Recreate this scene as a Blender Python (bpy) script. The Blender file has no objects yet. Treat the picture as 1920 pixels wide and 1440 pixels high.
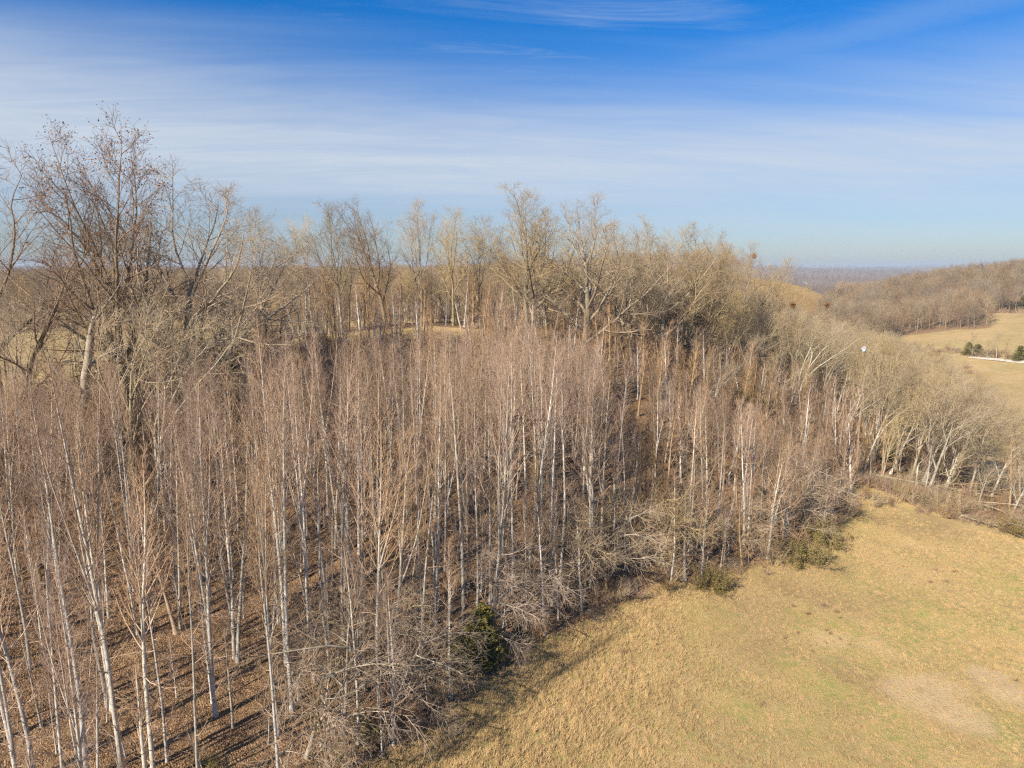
import bpy, math, random
import numpy as np
from mathutils import Vector, Matrix, Euler

R = math.radians
scene = bpy.context.scene
COL = scene.collection
rng = np.random.default_rng(7)
random.seed(7)

# ------------------------------------------------------------------ camera
CAMZ = 32.0
PITCH = 9.75
cam_d = bpy.data.cameras.new("camera")
cam = bpy.data.objects.new("camera", cam_d)
COL.objects.link(cam)
cam_d.sensor_width = 36.0
cam_d.lens = 24.0
cam_d.clip_start = 0.5
cam_d.clip_end = 30000.0
cam.location = (0, 0, CAMZ)
cam.rotation_euler = (R(90 - PITCH), 0, 0)
scene.camera = cam

# ------------------------------------------------------------------ sun, sky, exposure
SUN_EL = 33.0
SHADOW_AZ = 43.0                      # shadows run towards this azimuth (clockwise from +Y)
sun_dir = Vector((-math.sin(R(SHADOW_AZ)) * math.cos(R(SUN_EL)),
                  -math.cos(R(SHADOW_AZ)) * math.cos(R(SUN_EL)),
                  math.sin(R(SUN_EL))))          # towards the sun
sd = bpy.data.lights.new("sun", 'SUN')
sd.energy = 5.0
sd.angle = R(0.5)
sd.color = (1.0, 0.91, 0.77)
sun = bpy.data.objects.new("sun", sd)
COL.objects.link(sun)
sun.rotation_euler = sun_dir.to_track_quat('Z', 'Y').to_euler()

world = bpy.data.worlds.new("World")
scene.world = world
world.use_nodes = True
wn, wl = world.node_tree.nodes, world.node_tree.links
wn.clear()


def N(nodes, kind, **kw):
    n = nodes.new(kind)
    for k, v in kw.items():
        setattr(n, k, v)
    return n


def W(links, a, b):
    links.new(a, b)


def M2(nodes, links, op, a, b=None, clamp=False, c=None):
    n = nodes.new('ShaderNodeMath')
    n.operation = op
    n.use_clamp = clamp
    for i, v in enumerate((a, b, c)):
        if v is None:
            continue
        if isinstance(v, (int, float)):
            n.inputs[i].default_value = v
        else:
            links.new(v, n.inputs[i])
    return n.outputs[0]


def smooth(nodes, links, val, lo, hi, to0=0.0, to1=1.0):
    n = nodes.new('ShaderNodeMapRange')
    n.interpolation_type = 'SMOOTHSTEP'
    links.new(val, n.inputs[0])
    n.inputs[1].default_value = lo
    n.inputs[2].default_value = hi
    n.inputs[3].default_value = to0
    n.inputs[4].default_value = to1
    return n.outputs[0]


def mixc(nodes, links, fac, a, b, blend='MIX'):
    n = nodes.new('ShaderNodeMix')
    n.data_type = 'RGBA'
    n.blend_type = blend
    if isinstance(fac, (int, float)):
        n.inputs[0].default_value = fac
    else:
        links.new(fac, n.inputs[0])
    for i, v in ((6, a), (7, b)):
        if isinstance(v, (tuple, list)):
            n.inputs[i].default_value = (v[0], v[1], v[2], 1)
        else:
            links.new(v, n.inputs[i])
    return n.outputs[2]


def noise(nodes, links, vec, scale, detail=4, rough=0.55, dist=0.0):
    n = nodes.new('ShaderNodeTexNoise')
    n.inputs['Scale'].default_value = scale
    n.inputs['Detail'].default_value = detail
    n.inputs['Roughness'].default_value = rough
    n.inputs['Distortion'].default_value = dist
    if vec is not None:
        links.new(vec, n.inputs['Vector'])
    return n.outputs[0]


sky = N(wn, 'ShaderNodeTexSky', sky_type='NISHITA')
sky.sun_disc = False
sky.sun_elevation = R(SUN_EL)
sky.sun_rotation = R(SHADOW_AZ + 180.0)
sky.altitude = 250
sky.air_density = 1.0
sky.dust_density = 0.6
sky.ozone_density = 2.2
hs = N(wn, 'ShaderNodeHueSaturation')
hs.inputs['Saturation'].default_value = 1.0
hs.inputs['Value'].default_value = 1.0
W(wl, sky.outputs[0], hs.inputs['Color'])
tc = N(wn, 'ShaderNodeTexCoord')
sx = N(wn, 'ShaderNodeSeparateXYZ')
W(wl, tc.outputs['Generated'], sx.inputs[0])
zc = M2(wn, wl, 'MAXIMUM', sx.outputs[2], 0.0)
zz = M2(wn, wl, 'ADD', zc, 0.10)
u = M2(wn, wl, 'DIVIDE', sx.outputs[0], zz)
v = M2(wn, wl, 'DIVIDE', sx.outputs[1], zz)
# a very high thin layer of cirrus: streaks run across the view, slightly tilted
uv = N(wn, 'ShaderNodeCombineXYZ')
ur = M2(wn, wl, 'ADD', M2(wn, wl, 'MULTIPLY', u, 0.22), M2(wn, wl, 'MULTIPLY', v, 0.03))
vr = M2(wn, wl, 'SUBTRACT', M2(wn, wl, 'MULTIPLY', v, 0.9), M2(wn, wl, 'MULTIPLY', u, 0.10))
W(wl, ur, uv.inputs[0])
W(wl, vr, uv.inputs[1])
n1 = noise(wn, wl, uv.outputs[0], 1.1, 6, 0.55, 0.5)
n2 = noise(wn, wl, uv.outputs[0], 4.2, 10, 0.68, 1.1)
uv2 = N(wn, 'ShaderNodeCombineXYZ')
W(wl, M2(wn, wl, 'MULTIPLY', u, 0.5), uv2.inputs[0])
W(wl, M2(wn, wl, 'MULTIPLY', v, 0.6), uv2.inputs[1])
n3 = noise(wn, wl, uv2.outputs[0], 0.9, 5, 0.5, 0.3)
# the layer is a broad veil whose near edge lies at about 17 degrees of elevation
wob = M2(wn, wl, 'MULTIPLY', M2(wn, wl, 'SUBTRACT', n1, 0.5), 0.16)
elev = M2(wn, wl, 'ADD', M2(wn, wl, 'ADD', sx.outputs[2], wob), M2(wn, wl, 'MULTIPLY', sx.outputs[0], 0.045))
band = M2(wn, wl, 'MULTIPLY', smooth(wn, wl, M2(wn, wl, 'ADD', sx.outputs[2], M2(wn, wl, 'MULTIPLY', wob, 0.5)), 0.0, 0.15), smooth(wn, wl, elev, 0.31, 0.12))
veil = M2(wn, wl, 'MULTIPLY', band, smooth(wn, wl, n2, 0.2, 0.8, 0.72, 1.0))
wisps = M2(wn, wl, 'MULTIPLY', smooth(wn, wl, n2, 0.42, 0.80), smooth(wn, wl, n3, 0.40, 0.66))
wisps = M2(wn, wl, 'MULTIPLY', wisps, 0.45)
# one long thin streak rising to the right above the veil
sl = M2(wn, wl, 'SUBTRACT', M2(wn, wl, 'SUBTRACT', sx.outputs[2], M2(wn, wl, 'MULTIPLY', sx.outputs[0], 0.10)), 0.232)
sl = M2(wn, wl, 'ABSOLUTE', M2(wn, wl, 'ADD', sl, M2(wn, wl, 'MULTIPLY', M2(wn, wl, 'SUBTRACT', n2, 0.5), 0.05)))
streak = M2(wn, wl, 'MULTIPLY', smooth(wn, wl, sl, 0.034, 0.0), smooth(wn, wl, sx.outputs[0], 0.0, 0.35))
streak = M2(wn, wl, 'MULTIPLY', streak, smooth(wn, wl, sx.outputs[1], 0.2, 0.5, 0.0, 0.15))
cl = M2(wn, wl, 'MAXIMUM', M2(wn, wl, 'MULTIPLY', veil, 0.98), M2(wn, wl, 'MAXIMUM', wisps, streak))
cl = M2(wn, wl, 'MINIMUM', cl, 0.92)
tint = mixc(wn, wl, smooth(wn, wl, zc, 0.0, 0.36), (0.50, 0.56, 0.70), (0.03, 0.50, 1.0))
skyc = mixc(wn, wl, 1.0, hs.outputs[0], tint, 'MULTIPLY')
ccol = mixc(wn, wl, cl, skyc, (4.35, 4.85, 5.45))
bg = N(wn, 'ShaderNodeBackground')
bg.inputs['Strength'].default_value = 0.078
W(wl, ccol, bg.inputs['Color'])
wo = N(wn, 'ShaderNodeOutputWorld')
W(wl, bg.outputs[0], wo.inputs['Surface'])

scene.view_settings.view_transform = 'Standard'
scene.view_settings.look = 'None'
scene.view_settings.gamma = 1.0
scene.view_settings.exposure = 0.90
scene.view_settings.use_curve_mapping = False
scene.render.engine = 'CYCLES'
cy = scene.cycles
cy.max_bounces = 4
cy.diffuse_bounces = 2
cy.glossy_bounces = 1
cy.transmission_bounces = 1
cy.volume_bounces = 0
cy.transparent_max_bounces = 4
cy.use_denoising = False
cy.use_adaptive_sampling = False
cy.caustics_reflective = False
cy.caustics_refractive = False
cy.filter_width = 1.3

# ------------------------------------------------------------------ picture geometry helpers
CP, SP = math.cos(R(PITCH)), math.sin(R(PITCH))


def ray(px, py):
    a, b = (px - 960) / 1280.0, (720 - py) / 1280.0
    return np.array([a, CP + b * SP, -SP + b * CP])


def pt(px, py, z):                       # ground point seen at a pixel, z below the camera
    d = ray(px, py)
    s = z / d[2]
    return d[0] * s, d[1] * s, z


def pol(px, dist, z=None):
    th = math.atan((px - 960) / 1280.0 / 1.0)
    x, y = dist * math.sin(th), dist * math.cos(th)
    return (x, y) if z is None else (x, y, z)


ctrl = []
for a in [(-300, 1500, -28), (0, 1440, -29), (410, 1340, -29), (760, 1380, -30), (1300, 1400, -30.5),
          (1900, 1400, -31), (-200, 1150, -25), (100, 1000, -23.5), (400, 1100, -26), (600, 1000, -24.3),
          (200, 800, -17), (900, 900, -22), (900, 1000, -25.5), (900, 1100, -28), (900, 1200, -29.5),
          (900, 800, -18.5), (900, 700, -14), (900, 620, -9.8), (600, 800, -17.5), (600, 700, -13),
          (600, 630, -10), (0, 800, -16.5), (0, 700, -13), (300, 670, -12), (1000, 640, -11.3),
          (1200, 1000, -28), (1200, 900, -25.3), (1200, 800, -21.2), (1200, 700, -16.2), (1300, 690, -17),
          (1450, 1030, -30), (1450, 900, -28), (1450, 800, -25), (1450, 710, -21.5), (1230, 1100, -30),
          (1560, 1010, -30.5), (1650, 900, -29.3), (1650, 810, -31), (1900, 1000, -32), (1880, 880, -34.5),
          (1850, 700, -42), (1700, 740, -42), (1880, 600, -33), (1640, 640, -40.5)]:
    ctrl.append(pt(*a))
for a in [(0, 25, -28.5), (960, 25, -30), (1900, 25, -31), (150, 90, -13), (150, 160, -16), (150, 235, -18),
          (150, 300, -19), (150, 600, -21), (150, 1200, -24), (150, 4000, -22), (500, 130, -12.5), (500, 200, -16),
          (500, 300, -19), (500, 1000, -24), (900, 150, -12.5), (900, 250, -19), (900, 400, -25), (1300, 165, -18),
          (1300, 250, -25), (1300, 400, -30), (1500, 230, -33), (1500, 330, -36), (1500, 420, -26), (1490, 520, -16.5),
          (1500, 610, -12.5), (1420, 600, -11), (1580, 620, -34), (1600, 800, -50), (1500, 900, -56), (1500, 1500, -62),
          (1600, 1500, -62), (1500, 2500, -52), (1500, 3500, -42), (1500, 6000, -27), (1000, 1200, -28),
          (1000, 4000, -24), (500, 4000, -24), (1850, 430, -33), (1850, 520, -24), (1850, 700, -14), (1850, 900, -18),
          (1850, 1500, -45), (1750, 650, -15.5), (1700, 600, -24), (1640, 560, -35), (1580, 520, -42), (1600, 371, -41),
          (1700, 400, -38), (1800, 400, -36), (2300, 300, -37), (2300, 600, -12), (2300, 100, -33), (2300, 1500, -40),
          (1850, 6000, -27), (-300, 100, -13), (-300, 300, -19), (-300, 60, -22), (-300, 38, -27), (-300, 1000, -23),
          (-300, 4000, -22), (0, 12, -29), (1900, 12, -31), (1750, 2500, -50), (1000, 9000, -25), (1850, 9000, -25)]:
    ctrl.append(pol(*a))
ctrl = np.array(ctrl)


def warp(x, y):
    r = np.sqrt(x * x + y * y)
    th = np.arctan2(x, np.maximum(y, -0.2 * r))
    return np.stack([th * 1.0, np.log(np.maximum(r, 14.0))], -1)


def kern(d2):
    return 0.5 * d2 * np.log(d2 + 1e-9)


cw = warp(ctrl[:, 0], ctrl[:, 1])
nC = len(cw)
D2 = ((cw[:, None] - cw[None]) ** 2).sum(-1)
A = np.zeros((nC + 3, nC + 3))
A[:nC, :nC] = kern(D2) + np.eye(nC) * 0.002
A[:nC, nC] = 1
A[:nC, nC + 1:] = cw
A[nC, :nC] = 1
A[nC + 1:, :nC] = cw.T
rhs = np.zeros(nC + 3)
rhs[:nC] = ctrl[:, 2]
sol = np.linalg.solve(A, rhs)


def fbm(x, y, s, seed=0.0):
    x, y = x / s + seed * 3.1, y / s - seed * 1.7
    return (np.sin(1.0 * x + 1.3 * np.sin(0.9 * y + seed)) * np.cos(1.1 * y + 1.1 * np.sin(0.8 * x))
            + 0.5 * np.sin(2.3 * x + 1.7 * y + 1.4 * np.sin(1.9 * y)) + 0.25 * np.sin(4.7 * x - 3.9 * y + 1.9 * np.sin(3.1 * x)))


def height(x, y):
    x = np.atleast_1d(np.asarray(x, float))
    y = np.atleast_1d(np.asarray(y, float))
    sh = x.shape
    xf, yf = x.ravel(), y.ravel()
    out = np.empty(len(xf))
    for i in range(0, len(xf), 40000):
        w = warp(xf[i:i + 40000], yf[i:i + 40000])
        d2 = ((w[:, None] - cw[None]) ** 2).sum(-1)
        out[i:i + 40000] = kern(d2) @ sol[:nC] + sol[nC] + w @ sol[nC + 1:]
    t = np.clip((yf + 60) / 60, 0, 1)
    t = t * t * (3 - 2 * t)
    out = -30 + (out + 30) * t
    r = np.sqrt(xf ** 2 + yf ** 2)
    out += 0.10 * fbm(xf, yf, 4.0, 1) + 0.03 * fbm(xf, yf, 1.3, 2)
    far = np.clip((r - 700) / 1200, 0, 1)
    out += (far * 7.0 + 9.0 * np.clip((r - 2400) / 2500, 0, 1)) * fbm(xf, yf, 420.0, 3) + far * 2.5 * fbm(xf, yf, 150.0, 4)
    return (out + CAMZ).reshape(sh)


def hz(x, y):
    return float(height([x], [y])[0])


def hit(px, py, dmax=3000.0):
    """ground point seen at a pixel"""
    d = ray(px, py)
    s = np.exp(np.linspace(math.log(18.0), math.log(dmax), 900))
    z = height(d[0] * s, d[1] * s)
    below = (CAMZ + d[2] * s) < z
    i = int(np.argmax(below)) if below.any() else len(s) - 1
    return d[0] * s[i], d[1] * s[i], float(z[i])


def project(x, y, z):
    z = z - CAMZ
    dep = y * CP - z * SP
    up = y * SP + z * CP
    return 960 + 1280 * x / dep, 720 - 1280 * up / dep


def inpoly(x, y, poly):
    c = np.zeros(np.shape(x), bool)
    n = len(poly)
    for i in range(n):
        x1, y1 = poly[i]
        x2, y2 = poly[(i + 1) % n]
        cond = ((y1 > y) != (y2 > y)) & (x < (x2 - x1) * (y - y1) / (y2 - y1 + 1e-12) + x1)
        c ^= cond
    return c


def polydist(x, y, poly):
    """unsigned distance to a polygon outline"""
    best = np.full(np.shape(x), 1e9)
    for i in range(len(poly)):
        ax, ay = poly[i]
        bx, by = poly[(i + 1) % len(poly)]
        dx, dy = bx - ax, by - ay
        t = np.clip(((x - ax) * dx + (y - ay) * dy) / (dx * dx + dy * dy + 1e-9), 0, 1)
        best = np.minimum(best, np.hypot(x - ax - t * dx, y - ay - t * dy))
    return best


# ------------------------------------------------------------------ object helpers
def link(o):
    COL.objects.link(o)
    return o


def tag(o, label=None, cat=None, group=None, kind=None):
    if label: o['label'] = label
    if cat: o['category'] = cat
    if group: o['group'] = group
    if kind: o['kind'] = kind
    return o


def quads_mesh(name, V, F, mats, attrs=None, smooth_=False, matidx=None):
    me = bpy.data.meshes.new(name)
    k = F.shape[1]
    me.vertices.add(len(V))
    me.vertices.foreach_set('co', np.ascontiguousarray(V, np.float32).ravel())
    me.loops.add(F.size)
    me.loops.foreach_set('vertex_index', np.ascontiguousarray(F, np.int32).ravel())
    me.polygons.add(len(F))
    me.polygons.foreach_set('loop_start', np.arange(0, F.size, k, dtype=np.int32))
    if smooth_:
        me.polygons.foreach_set('use_smooth', np.ones(len(F), bool))
    for m in mats:
        me.materials.append(m)
    if matidx is not None:
        me.polygons.foreach_set('material_index', matidx.astype(np.int32))
    if attrs:
        for an, av in attrs.items():
            a = me.attributes.new(an, 'FLOAT', 'POINT')
            a.data.foreach_set('value', np.ascontiguousarray(av, np.float32))
    me.update(calc_edges=True)
    return me


# ------------------------------------------------------------------ materials
def new_mat(name):
    m = bpy.data.materials.new(name)
    m.use_nodes = True
    nt = m.node_tree
    nt.nodes.clear()
    out = nt.nodes.new('ShaderNodeOutputMaterial')
    b = nt.nodes.new('ShaderNodeBsdfPrincipled')
    nt.links.new(b.outputs[0], out.inputs[0])
    b.inputs['Roughness'].default_value = 0.9
    b.inputs['Specular IOR Level'].default_value = 0.15
    return m, nt.nodes, nt.links, b


def bark_mat(name, thick, thick2, twig, rlo=0.012, rhi=0.07, var=0.25, bands=0.0):
    """bark that is pale on the stem and takes the colour of the shoots on the thin wood"""
    m, nn, ll, b = new_mat(name)
    t = nn.new('ShaderNodeTexCoord')
    oi = nn.new('ShaderNodeObjectInfo')
    n = noise(nn, ll, t.outputs['Object'], 2.3, 5, 0.65)
    c = mixc(nn, ll, smooth(nn, ll, n, 0.35, 0.65), thick, thick2)
    if bands:
        mp = nn.new('ShaderNodeMapping')
        mp.inputs['Scale'].default_value = (0.6, 0.6, 4.0)
        ll.new(t.outputs['Object'], mp.inputs[0])
        nb = noise(nn, ll, mp.outputs[0], 1.6, 3, 0.6)
        c = mixc(nn, ll, smooth(nn, ll, nb, 0.58, 0.70, 0, bands), c, tuple(q * 0.42 for q in thick2))
    at = nn.new('ShaderNodeAttribute')
    at.attribute_name = 'rad'
    f = smooth(nn, ll, at.outputs['Fac'], rlo, rhi)
    c = mixc(nn, ll, f, twig, c)
    gv = M2(nn, ll, 'MULTIPLY_ADD', oi.outputs['Random'], var * 2, c=1 - var)
    hsv = nn.new('ShaderNodeHueSaturation')
    ll.new(c, hsv.inputs['Color'])
    ll.new(gv, hsv.inputs['Value'])
    r2 = M2(nn, ll, 'FRACT', M2(nn, ll, 'MULTIPLY', oi.outputs['Random'], 7.31))
    ll.new(M2(nn, ll, 'MULTIPLY_ADD', r2, 0.3, c=0.85), hsv.inputs['Saturation'])
    ll.new(M2(nn, ll, 'MULTIPLY_ADD', r2, 0.012, c=0.494), hsv.inputs['Hue'])
    ll.new(hsv.outputs[0], b.inputs['Base Color'])
    return m


MAT = {}
MAT['young'] = bark_mat('pale_smooth_bark', (0.52, 0.48, 0.42), (0.35, 0.32, 0.27), (0.385, 0.265, 0.18), var=0.30, bands=0.8)
MAT['oak'] = bark_mat('brown_rough_bark', (0.29, 0.205, 0.12), (0.16, 0.12, 0.07), (0.25, 0.165, 0.10), rhi=0.12)
MAT['olive'] = bark_mat('tan_bark', (0.40, 0.32, 0.20), (0.24, 0.195, 0.12), (0.37, 0.275, 0.155), rhi=0.10)
MAT['grey'] = bark_mat('grey_tan_bark', (0.42, 0.36, 0.25), (0.26, 0.22, 0.15), (0.41, 0.315, 0.19), rhi=0.09)
MAT['white'] = bark_mat('white_flaking_bark', (0.44, 0.40, 0.32), (0.31, 0.27, 0.20), (0.38, 0.30, 0.195), rhi=0.07)
MAT['far'] = bark_mat('far_wood_bark', (0.30, 0.21, 0.125), (0.24, 0.165, 0.10), (0.285, 0.195, 0.11), var=0.28)
MAT['fargrey'] = bark_mat('far_grey_wood_bark', (0.33, 0.265, 0.18), (0.26, 0.21, 0.145), (0.31, 0.24, 0.155), var=0.22)
MAT['brush'] = bark_mat('brush_bark', (0.33, 0.23, 0.14), (0.25, 0.18, 0.11), (0.33, 0.21, 0.12), var=0.3)
MAT['ridge'] = bark_mat('ridge_bark', (0.33, 0.27, 0.18), (0.20, 0.165, 0.105), (0.34, 0.255, 0.155), rhi=0.12)
MAT['edge'] = bark_mat('pale_drooping_bark', (0.42, 0.36, 0.285), (0.29, 0.245, 0.185), (0.38, 0.285, 0.195), rlo=0.008, rhi=0.03, var=0.2)
MAT['dead'] = bark_mat('dead_wood', (0.40, 0.33, 0.24), (0.24, 0.19, 0.13), (0.33, 0.28, 0.21), rhi=0.06)


def leaf_mat(name, c1, c2, c3, world_=False, var=0.4):
    m, nn, ll, b = new_mat(name)
    t = nn.new('ShaderNodeTexCoord')
    oi = nn.new('ShaderNodeObjectInfo')
    at = nn.new('ShaderNodeAttribute')
    at.attribute_name = 'rad'
    if world_:
        gp = nn.new('ShaderNodeNewGeometry').outputs['Position']
        n = noise(nn, ll, gp, 0.28, 6, 0.7, 0.4)
    else:
        n = noise(nn, ll, t.outputs['Object'], 0.9, 3)
    c = mixc(nn, ll, smooth(nn, ll, n, 0.42, 0.60), c1, c2)
    if world_:
        mpg = nn.new('ShaderNodeMapping')
        mpg.inputs['Rotation'].default_value = (0, 0, R(30))
        mpg.inputs['Scale'].default_value = (1.0, 0.45, 1.0)
        ll.new(gp, mpg.inputs[0])
        n2_ = noise(nn, ll, mpg.outputs[0], 0.75, 5, 0.65, 0.6)
        c = mixc(nn, ll, smooth(nn, ll, n2_, 0.50, 0.66, 0, 0.75), c, tuple(q * 0.66 for q in c1))
        c = mixc(nn, ll, smooth(nn, ll, n2_, 0.46, 0.32, 0, 0.6), c, tuple(min(0.8, q * 1.22) for q in c3))
    c = mixc(nn, ll, smooth(nn, ll, at.outputs['Fac'], 0.45, 0.95), c, c3)
    hsv = nn.new('ShaderNodeHueSaturation')
    ll.new(c, hsv.inputs['Color'])
    ll.new(M2(nn, ll, 'MULTIPLY_ADD', oi.outputs['Random'], var, c=1 - var / 2), hsv.inputs['Value'])
    ll.new(hsv.outputs[0], b.inputs['Base Color'])
    return m


MAT['cedar'] = leaf_mat('cedar_foliage', (0.10, 0.105, 0.02), (0.15, 0.135, 0.028), (0.21, 0.17, 0.05))
MAT['bush'] = leaf_mat('bush_foliage', (0.13, 0.12, 0.035), (0.20, 0.155, 0.05), (0.27, 0.19, 0.08))
MAT['rust'] = leaf_mat('rusty_leaves', (0.28, 0.13, 0.05), (0.22, 0.11, 0.05), (0.34, 0.17, 0.07))
MAT['litter'] = leaf_mat('fallen_leaves', (0.31, 0.18, 0.09), (0.25, 0.15, 0.08), (0.46, 0.32, 0.19))
MAT['straw'] = leaf_mat('dry_grass', (0.56, 0.37, 0.175), (0.47, 0.325, 0.14), (0.60, 0.42, 0.21), True, 0.16)
MAT['brownstraw'] = leaf_mat('brown_grass', (0.34, 0.23, 0.11), (0.28, 0.20, 0.08), (0.42, 0.29, 0.15), True, 0.2)
MAT['green'] = leaf_mat('green_grass', (0.30, 0.30, 0.075), (0.36, 0.33, 0.10), (0.46, 0.38, 0.15), True, 0.2)

# ------------------------------------------------------------------ zones
Z_PLANT_PX = [(-420, 1900), (560, 1640), (690, 1440), (770, 1385), (900, 1275), (1010, 1205), (1120, 1150), (1230, 1105),
              (1330, 1085), (1450, 1050), (1555, 1000), (1600, 930), (1640, 880), (1520, 770), (1300, 720), (1050, 655), (800, 640),
              (600, 640), (330, 680), (120, 730), (0, 750), (-420, 790)]
Z_PLANT = [hit(*p)[:2] for p in Z_PLANT_PX]
Z_RIGHT = [pol(1240, 97), pol(1440, 100)] + [hit(*p)[:2] for p in [(1600, 905), (1660, 915), (1760, 935), (1860, 965), (2000, 990)]] + [
    pol(*p) for p in [(2080, 118), (1930, 122), (1860, 128), (1800, 145), (1740, 172), (1690, 205), (1640, 235), (1520, 262),
                      (1330, 230), (1150, 150), (1100, 115)]]
Z_RIDGE = [pol(*p) for p in [(420, 100), (600, 104), (800, 108), (1050, 106), (1240, 104), (1330, 112), (1480, 170), (1460, 210),
                             (1300, 190), (1100, 150), (900, 138), (700, 132), (500, 128), (400, 118)]]
Z_RHILL = [pol(1420, 300)] + [hit(*p)[:2] for p in [(1560, 655), (1640, 640), (1700, 627), (1780, 621), (1862, 616), (1852, 602), (1832, 590), (1920, 584), (2150, 582)]] + [
    pol(*p) for p in [(2600, 800), (1850, 1100), (1700, 1000), (1600, 760), (1560, 560), (1520, 370), (1420, 325)]]
Z_LEFT = [pol(*p) for p in [(-420, 225), (0, 232), (140, 250), (300, 262), (420, 250), (560, 225), (700, 200), (950, 220), (1250, 300), (1400, 330),
                            (1400, 600), (1000, 1300), (-420, 1300)]]


def zmask(x, y, edge=0.0):
    wood = inpoly(x, y, Z_PLANT) | inpoly(x, y, Z_RIGHT) | inpoly(x, y, Z_RIDGE)
    return wood


# ------------------------------------------------------------------ ground sheets
def graded(lo, hi, step, flo, fhi, ratio=1.09):
    core = list(np.arange(lo, hi + step * 0.5, step))
    a, s = [], step
    x = core[0]
    while x > flo:
        s *= ratio
        x -= s
        a.append(x)
    b, s = [], step
    x = core[-1]
    while x < fhi:
        s *= ratio
        x += s
        b.append(x)
    return np.array(a[::-1] + core + b)


gx = graded(-52, 88, 0.55, -9000, 9000, 1.075)
gy = graded(24, 112, 0.55, -300, 12000, 1.05)
GX, GY = np.meshgrid(gx, gy, indexing='ij')
GZ = height(GX, GY)
fx, fy = GX.ravel(), GY.ravel()


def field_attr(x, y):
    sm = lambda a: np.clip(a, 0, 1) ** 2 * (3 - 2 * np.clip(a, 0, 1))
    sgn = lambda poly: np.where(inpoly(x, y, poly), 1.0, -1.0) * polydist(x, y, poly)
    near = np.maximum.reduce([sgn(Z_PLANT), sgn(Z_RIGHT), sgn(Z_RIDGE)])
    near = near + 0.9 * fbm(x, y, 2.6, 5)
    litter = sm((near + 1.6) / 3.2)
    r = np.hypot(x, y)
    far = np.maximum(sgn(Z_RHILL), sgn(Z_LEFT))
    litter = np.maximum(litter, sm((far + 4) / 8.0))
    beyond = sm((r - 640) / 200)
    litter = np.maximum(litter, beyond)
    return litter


litter = field_attr(fx, fy)
nx, ny = len(gx), len(gy)
idx = np.arange(nx * ny).reshape(nx, ny)
F = np.stack([idx[:-1, :-1], idx[1:, :-1], idx[1:, 1:], idx[:-1, 1:]], -1).reshape(-1, 4)
Vg = np.stack([fx, fy, GZ.ravel()], -1)


def spot(px, py, rad, soft=0.5, sy=1.0):
    x0, y0, _ = hit(px, py)
    d = np.hypot(fx - x0, (fy - y0) * sy) + 0.5 * fbm(fx, fy, 1.7, px * 0.01)
    return np.clip((rad - d) / (rad * soft) + 0.5, 0, 1)


bare = np.maximum.reduce([spot(1740, 1300, 3.0), spot(1800, 1335, 2.4), spot(1860, 1275, 1.8), spot(1900, 1300, 1.8),
                          0.6 * spot(1560, 1200, 1.7), 0.5 * spot(1640, 1215, 1.3)])
green = np.maximum.reduce([0.95 * spot(px, py, rr * 1.2, 1.3) for px, py, rr in
                           [(1620, 1105, 2.6), (1660, 1150, 2.3), (1570, 1180, 1.8), (1700, 1200, 2.6), (1500, 1170, 1.6),
                            (1350, 1165, 2.4), (1600, 1240, 2.2), (1690, 1380, 2.0), (1650, 1330, 1.6), (1900, 1180, 1.8),
                            (1480, 1240, 1.5), (1760, 1160, 2.6), (1910, 1380, 1.8), (1380, 1330, 1.4), (1250, 1230, 1.4),
                            (1560, 1290, 1.5), (1500, 1360, 1.5), (1880, 1090, 2.4), (1290, 1400, 1.3)]])
brownp = np.maximum.reduce([0.95 * spot(px, py, rr * 1.2, 1.3) for px, py, rr in
                            [(1420, 1130, 3.0), (1480, 1110, 3.2), (1560, 1125, 2.6), (1380, 1180, 2.6), (1430, 1215, 2.2),
                             (1640, 1130, 2.0), (1620, 1270, 1.8), (1760, 990, 2.6), (1680, 975, 2.4), (1540, 1060, 2.6)]])
rr_ = np.hypot(fx, fy)
orange = np.clip(1 - np.abs(np.hypot(fx - pol(1490, 520)[0], fy - pol(1490, 520)[1])) / 110, 0, 1)
fieldfar = np.clip((rr_ - 90) / 60, 0, 1)


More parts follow.
